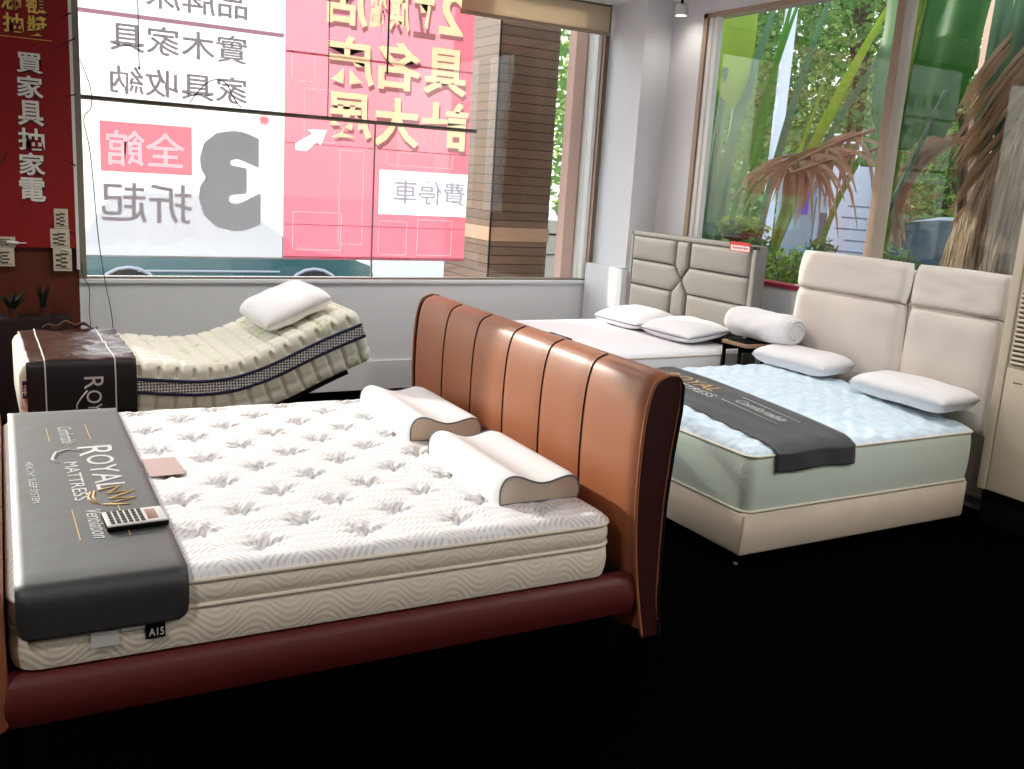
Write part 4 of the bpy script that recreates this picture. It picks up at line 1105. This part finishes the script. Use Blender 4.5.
for v in (.165, .80):
    g = G(); g.tube([covf(i, v)+(Vector((0, 0, .004)) if i < iF else Vector((0, -.004, 0))) for i in range(2, nC)], .0035, 6); g.build('white_stripe', M['white_print'], bc, angle=180)
def oncov(body, x0, x1, z1, z0, nm='lettering'):
    return text(body, M['white_print'], bc, (x0, AY0-.026, z1), (0, 0, -1), (1, 0, 0), z1-z0, x1-x0, nm, .0)
oncov('R', .462, .555, .672, .607)
oncov('O', .470, .545, .600, .530)
oncov('Y', .478, .545, .525, .490)
g = G(); g.tube([(.475, AY0-.026, .60), (.447, AY0-.026, .565), (.425, AY0-.026, .53), (.42, AY0-.026, .49)], .004, 6); g.build('printed_swash', M['white_print'], bc, angle=180)
# stray cloth lying at the far foot corner
g = G(); g.grid(lambda u, v: (.33+.30*u, AY1-.06+.05*v, .775+.035*math.sin(u*3+.2)*(1-v)+.012*math.sin(u*19)), 24, 6)
tag(g.build('folded_cloth', mat('dull brown cloth', (.20, .10, .07), .8), None, angle=180, solid=.006), 'crumpled brown cloth at the far edge of the dark brown foot cover', 'cloth')
# red box edge left of the runner
tag(G().rbox((-.14, 4.50, 0), (.055, 5.02, .66), .006).build('red_board', M['redpaint'], None), 'red and white board standing behind the foot of the tan leather bed', 'board')

# ================================================================== STANDING AIR CONDITIONER, RIGHT
ac = empty('air_conditioner', (5.18, 2.95, 0), 'tall cream standing air conditioner with a vent grille at the right edge', 'air conditioner')
AX = 5.085; AYE = 3.30; AY_ = 2.60
G().rbox((AX+.012, AY_, .21), (XB-.01, AYE, 2.05), .01).build('cabinet', M['ac'], ac)
G().rbox((AX, AYE-.05, .205), (AX+.03, AYE+.005, 2.05), .006).build('corner_trim', M['ac'], ac)
G().rbox((AX, AY_+.02, .21), (AX+.014, AYE-.058, .935), .004).build('lower_panel', M['ac'], ac)
G().rbox((AX+.03, AY_+.02, 0), (XB-.02, AYE-.02, .208), .004).build('plinth', M['black'], ac)
gr = G(); gr.b2((AX+.004, AY_+.03, .955), (AX+.0125, AYE-.075, 1.615)); grp = gr.build('vent_backing', M['ac_dark'], ac, smooth=False)
for i in range(24):
    z = .968+i*.027
    G().box((AX+.002, (AY_+AYE)/2-.02, z), (.020, AYE-AY_-.11, .013), M=Matrix.Rotation(.5, 3, 'Y')).build('vent_slat', M['ac'], ac, smooth=False)
G().rbox((AX, AY_+.02, 1.64), (AX+.014, AYE-.058, 1.80), .004).build('control_panel', mat('grey control panel', (.35, .35, .33), .4), ac)
G().b2((AX+.002, AY_+.02, 1.62), (AX+.013, AYE-.058, 1.637)).build('trim_line', M['ac_dark'], ac, smooth=False)
G().rbox((AX, AY_+.02, 1.82), (AX+.014, AYE-.058, 2.04), .004).build('upper_panel', M['ac'], ac)
text('Inverter', M['ink'], ac, (AX-.001, 3.19, .855), (0, -1, 0), (0, 0, 1), .055, .014, 'lettering', 0, False, .3)

# ================================================================== OUTSIDE
ZG = -.12
struct('ground', G().b2((-30, YA+.16, ZG-.1), (60, 60, ZG)).b2((XB+.2, -20, ZG-.1), (60, YA+.16, ZG)), M['asphalt'])
# timber clad column
tc_ = empty('timber_column', (4.68, 8.5, ZG), 'brown slatted timber clad column outside the back window', 'column')
G().b2((4.345, 8.2, ZG), (4.995, 9.2, 4.2)).build('cladding', M['wood'], tc_, smooth=False)
G().b2((4.335, 8.19, 1.215), (5.005, 9.21, 1.345)).build('trim_board', mat('lighter timber board', (.42, .26, .16), .6), tc_, smooth=False)
G().b2((4.335, 8.185, ZG), (4.35, 8.2, 4.2)).build('corner_strip', M['black'], tc_, smooth=False)
tag(G().b2((4.90, 7.76, ZG), (5.02, 7.88, 4.0)).build('stone_post', M['pinkpost'], None, smooth=False), 'slim pale pink post just outside the right end of the back window', 'post')
tag(G().b2((5.04, 7.70, ZG), (5.12, 7.86, 4.0)).build('grey_post', M['frame_white'], None, smooth=False), 'slim pale grey post beside the pink post outside the back window', 'post')
pl_ = empty('stone_planter', (6.1, 9.2, ZG), 'pale stone planter with dark edging beyond the timber column', 'planter')
G().rbox((5.35, 8.95, ZG), (6.9, 9.45, 1.40), .01).build('wall', M['kerb'], pl_)
G().b2((5.66, 8.94, 1.02), (5.68, 8.952, 1.25)).b2((5.36, 8.94, 1.24), (5.68, 8.952, 1.255)).b2((5.36, 8.94, 1.02), (5.68, 8.952, 1.03)).build('dark_joint', M['black'], pl_, smooth=False)

def leaf_cloud(c, r, n, size, seed, squash=1.0, shell=.35):
    rnd = random.Random(seed); g = G(); vs = []; fs = []
    for k in range(n):
        while True:
            v = Vector((rnd.uniform(-1, 1), rnd.uniform(-1, 1), rnd.uniform(-1, 1)))
            if shell < v.length < 1: break
        v = v*(1+.25*noise.noise(v*2.5+Vector((seed, 0, 0))))
        p = Vector(c)+Vector((v.x*r[0], v.y*r[1], v.z*r[2]))
        a = Vector((rnd.gauss(0, 1), rnd.gauss(0, 1), rnd.gauss(0, .6))).normalized()
        b = a.cross(Vector((rnd.gauss(0, 1), rnd.gauss(0, 1), rnd.gauss(0, 1)))).normalized(); s = size*rnd.uniform(.6, 1.3)
        i = len(vs); vs += [p-a*s, p+b*s*.45, p+a*s, p-b*s*.45]; fs.append((i, i+1, i+2, i+3))
    g.add(vs, fs); return g
def tree(x, y, h, r, n, size, m, label, seed, low=.35, group='trees across the street'):
    t = empty('tree', (x, y, ZG), label, 'tree', group); rnd = random.Random(seed)
    g = G(); top_ = h-r*.8
    g.tube([(x, y, ZG), (x+.1, y, top_*.5), (x+.05, y+.1, top_)], .2, 10, rr=[.22, .16, .12])
    for k in range(6):
        a = rnd.uniform(0, 2*PI); g.tube([(x+.05, y, top_*rnd.uniform(.6, .95)), (x+r*.4*math.cos(a), y+r*.4*math.sin(a), top_+r*.3), (x+r*.7*math.cos(a), y+r*.7*math.sin(a), top_+r*.6)], .06, 6, rr=[.08, .05, .02])
    g.build('trunk', M['bark'], t)
    leaf_cloud((x, y, h*(.5+low*.3)), (r, r, h*(.5-low*.3)), n, size, seed).build('foliage', M[m], t, smooth=False)
tree(9.6, 12.6, 6.5, 2.1, 9000, .09, 'leaf_d', 'dense dark green tree beyond the stone planter, seen past the timber column', 1, -.2)
tree(13.5, 17.5, 8.0, 3.0, 12350, 0.088, 'leaf_l', 'bright green tree seen through the left pane of the right window', 2, -.1)
tree(15.5, 14.0, 8.5, 3.0, 12350, 0.088, 'leaf_d', 'dark green tree seen behind the mullion of the right window', 3, .0)
tree(18.0, 13.5, 9.0, 3.4, 11400, 0.099, 'leaf_l', 'tall bright green tree in the right pane of the right window', 4, .1)
tree(12.2, 15.0, 8.0, 1.7, 7980, 0.077, 'leaf_d', 'narrow dark green tree behind the pale grey pole', 5, -.1)
tree(19.0, 9.5, 8.5, 3.0, 8550, 0.099, 'leaf_d', 'dark green tree at the far right behind the palm trunk', 6, .1)
tree(22.0, 22.0, 11., 4.5, 11400, 0.143, 'leaf_d', 'large distant tree behind the parked silver car', 8, .0)

# building beyond
bd = empty('brick_building', (27, 17, ZG), 'low pale building with a rust red gable beyond the trees', 'building')
G().b2((26, 6, ZG), (30, 36, 5.5)).build('wall', mat('pale render', (.55, .56, .55), .9), bd, smooth=False)
for k in range(9):
    G().b2((25.94, 8+k*3, 1.4), (25.99, 9.6+k*3, 3.0)).build('window', M['carglass'], bd, smooth=False)
G().b2((25.9, 19.5, ZG), (25.99, 21.5, 5.4)).build('brick_panel', M['rust'], bd, smooth=False)

def car(name, x, y, rz, paint, label, L=4.4, Wd=1.72, H=1.45):
    t = empty(name, (x, y, ZG), label, 'car', 'parked cars', rz=rz); R3 = Matrix.Rotation(rz, 3, 'Z')
    def T3(v): return R3 @ Vector(v) + Vector((x, y, ZG))
    hl = L/2
    body = [(-hl, .30), (-hl-.02, .62), (-hl+.08, .86), (-hl+.7, .93), (hl-1.25, .92), (hl-.35, .80), (hl-.05, .68), (hl+.02, .45), (hl-.03, .25)]
    low = []
    for cx in (hl-.85, -hl+.80):
        for k in range(0, 9):
            a = PI*k/8; low.append((cx+.37*math.cos(a), .25+.37*math.sin(a)))
    pr = body+[(hl-.45, .22)]+low[:9]+[(0, .20)]+low[9:]+[(-hl+.35, .22)]
    g = G(); Ls = []
    for yy_, sc in ((-Wd/2, .985), (-Wd/2+.06, 1), (Wd/2-.06, 1), (Wd/2, .985)):
        Ls.append([T3((px*sc, yy_, .30+(pz-.30)*sc)) for px, pz in pr])
    g.loops(Ls); bo = g.build('body', M[paint], t, angle=35)
    cab = [(-hl+.25, .90), (-hl+.65, H-.06), (-hl+1.0, H), (hl-2.2, H), (hl-1.75, H-.10), (hl-1.05, .90)]
    g = G(); Ls = []
    for yy_, sc in ((-Wd/2+.03, 1.0), (-Wd/2+.16, .97), (Wd/2-.16, .97), (Wd/2-.03, 1)):
        edge = abs(yy_) > Wd/2-.1
        Ls.append([T3((px*sc, yy_, pz if (pz < .95 or not edge) else .95)) if False else T3((px*sc, yy_*(1 if pz < .95 else .84), pz)) for px, pz in cab])
    g.loops(Ls); g.build('windows', M['carglass'], t, angle=35)
    g = G(); g.loops([[T3((px, yy_, pz)) for px, pz in ((-hl+.62, H-.05), (-hl+1.0, H+.015), (hl-2.2, H+.015), (hl-1.78, H-.085), (hl-2.2, H-.03), (-hl+1.0, H-.03))] for yy_ in (-Wd/2*.84, Wd/2*.84)]); g.build('roof', M[paint], t, angle=35)
    for px in (-hl+.62, -hl+1.75, hl-1.75):
        pass
    for cx in (hl-.85, -hl+.80):
        for s_ in (-1, 1):
            g = G(); yw = s_*(Wd/2-.10); g.cyl(T3((cx, yw-.10, .32)), T3((cx, yw+.10, .32)), .32, 24); w = g.build('wheel', M['tyre'], t)
            g = G(); g.cyl(T3((cx, yw+s_*.08, .32)), T3((cx, yw+s_*.105, .32)), .19, 18); g.build('hub', M['silverpaint'], w)
            g = G(); g.tube([T3((cx+.39*math.cos(PI*k/10), s_*(Wd/2+.004), .25+.39*math.sin(PI*k/10))) for k in range(11)], .022, 6); g.build('arch_trim', M['silverpaint'], bo)
    for s_ in (-1, 1):
        g = G(); a = T3((hl-.12, s_*(Wd/2-.18), .66)); g.rbox((-.10, -.15, -.07), (.10, .15, .07), .04); g.v = [R3 @ Vector(v)+a for v in g.v]; g.build('headlamp', M['headlamp'], t)
        g = G(); a = T3((-hl+.05, s_*(Wd/2-.18), .75)); g.rbox((-.06, -.14, -.08), (.06, .14, .08), .03); g.v = [R3 @ Vector(v)+a for v in g.v]; g.build('tail_lamp', M['redpaint'], t)
        g = G(); g.tube([T3((-hl+.9, s_*(Wd/2+.006), .60)), T3((hl-1.3, s_*(Wd/2+.006), .60))], .015, 6); g.build('side_strip', M['silverpaint'], t)
    return t
car('parked_car', 2.72, 12.86, 0, 'tealpaint', 'dark teal car parked outside, seen in the gap below the two banners', 3.9, 1.72, 1.5)
car('parked_car', 17.6, 17.6, 2.3, 'silverpaint', 'silver car parked across the street behind the dry palm leaves')
car('parked_car', 13.2, 9.6, 2.0, 'whitepaint', 'white car parked across the street left of the palm trunk', 4.6, 1.8, 1.75)
car('parked_car', 10.9, 6.5, 2.25, 'bluepaint', 'slate blue car nearest the right window beside the palm trunk', 4.2, 1.7, 1.35)
car('parked_car', 15.8, 12.3, 2.1, 'bluepaint', 'blue car parked behind the white car across the street', 4.3, 1.7, 1.4)

# street furniture seen through the right window
tag(G().cyl((10.0, 10.36, ZG), (10.0, 10.36, 6.5), .085, 18).build('street_pole', M['grey_pole'], None), 'tall pale grey pole outside the left pane of the right window', 'pole')
kk = empty('roadside_kiosk', (9.5, 8.95, ZG), 'blue grey metal roadside cabinet with a purple sticker', 'cabinet', rz=.45)
def KK(v): return Matrix.Rotation(.45, 3, 'Z') @ Vector(v) + Vector((9.5, 8.95, ZG))
def kbox(a, b, nm, m, r=.01):
    g = G(); g.rbox(a, b, r); g.v = [KK(v) for v in g.v]; return g.build(nm, M[m], kk)
kbox((-.3, -.05, 0), (.3, .45, 2.45), 'housing', 'kiosk'); kbox((-.30, -.42, 0), (.2, -.055, 1.95), 'side_unit', 'kiosk')
kbox((-.31, -.38, .5), (-.302, -.12, 1.75), 'recess', 'kiosk_dark', .002); kbox((-.312, .04, 1.72), (-.302, .28, 2.08), 'sticker', 'purple', .002)
kbox((-.316, .09, 1.82), (-.3125, .23, 2.0), 'sticker_print', 'redpaint', .001)
g = G(); g.tube([KK((-.2, .0, 2.44)), KK((-.2, .0, 2.62)), KK((-.2, -.08, 2.70)), KK((-.2, -.40, 2.70)), KK((-.2, -.48, 2.60)), KK((-.2, -.48, 2.1))], .022, 8)
g.tube([KK((-.1, .05, 2.44)), KK((-.1, .05, 2.60)), KK((-.1, -.40, 2.62)), KK((-.1, -.43, 2.3))], .018, 8); g.build('pipe_rail', M['chrome'], kk)
sg = empty('banner_stand', (8.2, 7.15, ZG), 'pale blue white upright poster stand behind the mullion of the right window', 'sign', rz=.5)
def SG(v): return Matrix.Rotation(.35, 3, 'Z') @ Vector(v) + Vector((8.2, 7.18, ZG))
g = G(); g.rbox((-.015, -.32, .1), (.015, .32, 2.28), .004); g.v = [SG(v) for v in g.v]; g.build('panel', M['signboard'], sg)
g = G()
for k in range(9): g.b2((-.017, -.22, .9+k*.12), (-.0155, .22-.06*(k % 3), .915+k*.12))
g.v = [SG(v) for v in g.v]; g.build('printing', M['ban_blue'], sg, smooth=False)
g = G(); g.b2((-.25, -.3, 0), (.25, -.26, .03)).b2((-.25, .26, 0), (.25, .3, .03)).b2((-.02, -.3, .03), (.02, -.26, .12)).b2((-.02, .26, .03), (.02, .3, .12)); g.v = [SG(v) for v in g.v]; g.build('stand_feet', M['black'], sg, smooth=False)
tag(G().b2((6.9, 4.84, ZG), (7.2, 5.06, 4.5)).build('stone_pillar', M['pinkpost'], None, smooth=False), 'pale pink stone pillar behind the fibrous palm trunk', 'pillar')
wl = G(); wl.rbox((8.6, 7.55, ZG), (8.7, 7.88, 1.9), .01)
tag(wl.build('white_board', M['signboard'], None), 'white upright board between the roadside cabinet and the mullion', 'board')

# planter ledge and plants right outside the right window
tag(G().rbox((5.60, 2.0, ZG), (5.93, 6.9, 1.02), .01).build('planter_box', mat('green painted planter', (.10, .22, .12), .6), None), 'long green planter box right outside the right window', 'planter')
def bush(x, y, z, r, h, n, m, label, seed):
    b = empty('shrub', (x, y, z), label, 'plant', 'shrubs in the green planter box'); rnd = random.Random(seed)
    g = G()
    for k in range(7):
        a = rnd.uniform(0, 2*PI); g.tube([(x, y, z), (x+r*.5*math.cos(a), y+r*.5*math.sin(a), z+h*.6), (x+r*.8*math.cos(a), y+r*.8*math.sin(a), z+h)], .004, 5)
    g.build('stems', M['bark'], b)
    leaf_cloud((x, y, z+h*.55), (r, r*1.1, h*.55), n, .035, seed, shell=.1).build('leaves', M[m], b, smooth=False)
for i, (y, h, m_) in enumerate(((6.45, .36, 'leaf_l'), (6.05, .42, 'leaf_d'), (5.72, .34, 'leaf_l'), (5.38, .44, 'leaf_d'), (5.02, .36, 'leaf_l'), (4.68, .46, 'leaf_d'), (4.30, .30, 'leaf_l'))):
    bush(5.78, y, 1.02, .17, h, 420, m_, ['leafy shrub in the green planter box directly outside the window, farthest from the camera', 'second shrub from the window pier in the green planter box', 'third shrub from the window pier in the green planter box', 'shrub in the green planter box left of the cream headboard', 'shrub in the green planter box at the foot of the mullion', 'shrub in the green planter box just right of the mullion', 'low shrub in the green planter box nearest the palm trunk'][i], 30+i)
fp_ = empty('flower_pot', (6.27, 6.80, 1.28), 'brown pot of bright green grass outside the right window', 'plant')
tag(G().rbox((6.08, 6.62, ZG), (6.46, 6.98, 1.28), .01).build('pot_pedestal', M['kerb'], None), 'pale stone pedestal under the brown pot of grass', 'pedestal')
G().lathe([(.13, 0), (.17, .14), (.18, .16), (.15, .16), (.12, .12)], (6.27, 6.80, 1.28), 20).build('pot', M['terracotta'], fp_)
leaf_cloud((6.27, 6.80, 1.50), (.22, .24, .10), 420, .045, 77, shell=.1).build('leaves', M['leaf_y'], fp_, smooth=False)

def blade(g, pts, w, fold=.25, taper=True, face=None):
    """long leaf blade: ribbon with a mid fold along a polyline"""
    P = [Vector(p) for p in pts]; N = len(P); vs = []
    for i, p in enumerate(P):
        t = (P[min(i+1, N-1)]-P[max(i-1, 0)]).normalized()
        f = Vector(face) if face else Vector((-.8, -.6, 0)).normalized()
        s = t.cross(f).normalized(); u = i/(N-1)
        k = (math.sin(PI*min(.999, .12+.88*u))**.6 if taper else 1)*w/2
        k = max(k, .002)
        vs += [p-s*k+f*k*fold, p, p+s*k+f*k*fold]
    fs = []
    for i in range(N-1):
        for j in range(2): fs.append((i*3+j, (i+1)*3+j, (i+1)*3+j+1, i*3+j+1))
    g.add(vs, fs)
def bez(a, b, c, n=14):
    a, b, c = Vector(a), Vector(b), Vector(c); return [(a*(1-t)**2+b*2*t*(1-t)+c*t*t) for t in [i/(n-1) for i in range(n)]]
# banana plant at the left end of the window
bn = empty('banana_plant', (6.3, 7.4, ZG), 'banana plant with green stalks at the left end of the right window', 'plant')
for i, (a, b, c, w, mm) in enumerate((((6.15, 7.35, ZG), (6.2, 7.32, 1.4), (6.1, 7.25, 2.7), .17, 'leaf'), ((6.3, 7.12, ZG), (6.25, 7.15, 1.5), (6.35, 7.12, 3.0), .14, 'leaf_b'), ((6.0, 7.10, ZG), (6.05, 7.05, 1.6), (5.95, 6.90, 2.9), .10, 'leaf_b'), ((6.45, 7.45, ZG), (6.4, 7.5, 1.5), (6.5, 7.5, 3.1), .16, 'leaf_b'))):
    g = G(); g.tube(bez(a, b, c, 10), w/2, 10, rr=[w/2*(1-.5*k/9) for k in range(10)]); g.build('stalk', M[mm], bn)
for i, (a, b, c, w, mm) in enumerate((((6.05, 7.0, 3.9), (5.98, 6.95, 3.2), (6.0, 6.80, 2.55), .46, 'leaf_y'), ((6.3, 7.3, 3.9), (6.25, 7.1, 3.2), (6.15, 7.15, 2.5), .30, 'leaf'), ((6.1, 7.1, 1.1), (6.0, 6.85, 2.3), (6.2, 6.55, 3.6), .09, 'leaf_b'), ((6.15, 6.9, 1.0), (6.1, 6.75, 2.2), (6.3, 6.35, 3.7), .06, 'leaf'))):
    g = G(); blade(g, bez(a, b, c), w); g.build('leaf_blade', M[mm], bn, angle=180)
# palm with the fibrous trunk at the right
pm = empty('palm_tree', (6.35, 4.15, ZG), 'palm tree with a fibrous tan trunk at the right end of the right window', 'tree')
trunk_path = bez((6.3, 4.42, ZG), (6.35, 4.3, 1.4), (6.5, 3.55, 3.6), 30)
def trunk(u, v):
    i = u*29; k = min(28, int(i)); f = i-k; p = trunk_path[k]*(1-f)+trunk_path[k+1]*f; a = 2*PI*v
    r = (.22+.20*math.sin(PI*min(1, u*1.1)))*(1+.10*noise.noise(Vector((math.cos(a)*3+u*2, math.sin(a)*3, u*2.5)))+.025*math.sin(a*31+u*40))
    return p+Vector((r*math.cos(a), r*math.sin(a)*1.05, 0))
g = G(); g.grid(trunk, 60, 90, cv=True); g.build('trunk', M['fibre'], pm, angle=180)
rnd = random.Random(5)
g = G()
for k in range(170):
    y = rnd.uniform(3.75, 4.5); z = rnd.uniform(1.3, 2.6); x = 6.05+.1*rnd.random()
    L = rnd.uniform(.35, .8); a = rnd.uniform(.55, 1.0)
    blade(g, bez((x+.1, y-.45*L*1.0, z+L*.8), (x-.06, y-.2*L, z+L*.45), (x, y+.08, z-.05), 8), .03, .3)
g.build('fibre_strands', M['dry'], pm, angle=180)
g = G()
for k in range(26):
    y0 = rnd.uniform(3.75, 4.35); z0 = rnd.uniform(2.0, 2.5)
    blade(g, bez((6.15, y0+.1, z0), (6.05, y0+.06-.1*rnd.random(), z0+.8), (6.1+.3*rnd.random(), y0+rnd.uniform(-.25, .15), z0+1.9), 10), .07, .3)
g.build('green_leaves', M['leaf_b'], pm, angle=180)
# broad hanging leaf near the top
bf = empty('broad_leaf_plant', (6.1, 4.9, ZG), 'plant with a huge dark green leaf hanging in the right pane of the right window', 'plant')
g = G(); g.tube(bez((6.05, 5.03, ZG), (6.1, 5.02, 2.0), (6.05, 5.0, 3.8), 14), .028, 8); g.build('stalk', M['leaf_y'], bf)
def bigleaf(u, v):
    s = -1+2*v; z = 3.95-1.75*u; w = .50*(1-.35*max(0, u-.6)/.4)
    y = 4.97+w*s*(.92+.05*math.sin(u*9)); x = 6.06+.10*s*s+.03*math.sin(v*22)*.4+.05*math.sin(u*5)
    z += .10*abs(s)*(u > .8)*(u-.8)*5+.03*math.sin(s*7)*u
    return (x, y, z)
g = G(); g.grid(bigleaf, 30, 30); g.build('leaf_blade', M['leaf_big'], bf, angle=180)
g = G(); g.tube([Vector(bigleaf(k/12, .5))+Vector((-.012, 0, 0)) for k in range(13)], .014, 6); g.build('leaf_rib', M['leaf_y'], bf, angle=180)
g = G(); g.tube(bez((6.0, 5.3, .9), (6.0, 4.95, 1.8), (6.0, 4.62, 2.6), 12), .020, 8); g.build('stalk', M['leaf_b'], bf)
g = G()
for k in range(9):
    blade(g, bez((6.3, 4.95-.04*k, 2.3), (6.1, 5.0+.02*k, 2.05), (6.15, 5.12-.03*k, 1.5-.03*(k % 4)), 9), .07, .4)
g.build('dead_leaves', M['dry'], bf, angle=180)
# drooping palm frond with dry leaflets
df_ = empty('drooping_palm_frond', (6.2, 5.9, ZG), 'drooping palm frond with dry hanging leaflets outside the left pane', 'plant')
g = G(); g.tube(bez((6.7, 4.75, ZG), (6.7, 4.75, 1.4), (6.6, 4.9, 2.5), 10), .035, 8); g.build('stem', M['bark'], df_)
arcp = bez((6.6, 4.9, 2.5), (6.3, 5.5, 2.45), (6.1, 6.15, 2.05), 14)
g = G(); g.tube(arcp, .02, 8, rr=[.028-.001*k for k in range(14)]); g.build('midrib', M['dry'], df_)
arc2 = bez((6.6, 4.9, 2.35), (6.2, 5.5, 2.22), (6.05, 6.05, 2.0), 14)
g = G(); g.tube(arc2, .014, 8); g.build('midrib', M['dry'], df_)
g = G()
for k in range(75):
    p = arcp[min(13, int(rnd.triangular(7, 14, 12)))]; a = rnd.gauss(0, .34)
    L = rnd.uniform(.25, .62)
    blade(g, bez(p, p+Vector((-.02, a*.7+.06, .02)), p+Vector((rnd.uniform(-.08, .08), a+.08, -L)), 8), .03, .3)
g.build('dry_leaflets', M['dry'], df_, angle=180)
# long green fronds sweeping up
lf = empty('long_leaf_palm', (6.6, 6.3, ZG), 'palm with long arching green leaves crossing the left pane of the right window', 'plant')
for (a, b, c, w, mm) in (((6.25, 6.45, .9), (6.2, 6.25, 2.0), (6.3, 5.35, 3.5), .10, 'leaf_y'), ((6.3, 6.5, .9), (6.3, 6.2, 2.2), (6.4, 5.2, 3.4), .06, 'leaf_b'), ((6.35, 6.7, .9), (6.3, 6.6, 2.2), (6.3, 6.0, 3.7), .07, 'leaf_b'), ((6.35, 6.9, .9), (6.3, 6.85, 2.2), (6.3, 6.45, 3.8), .06, 'leaf'), ((6.3, 6.4, .9), (6.2, 6.3, 1.9), (6.2, 5.95, 2.7), .05, 'leaf_y'), ((6.7, 6.3, .9), (6.4, 5.9, 2.3), (6.3, 4.9, 2.75), .05, 'leaf')):
    g = G(); blade(g, bez(a, b, c, 18), w, .35); g.build('leaf_blade', M[mm], lf, angle=180)
g = G(); g.tube([(6.35, 6.6, ZG), (6.33, 6.55, .95)], .09, 10); g.build('trunk', M['bark'], lf)
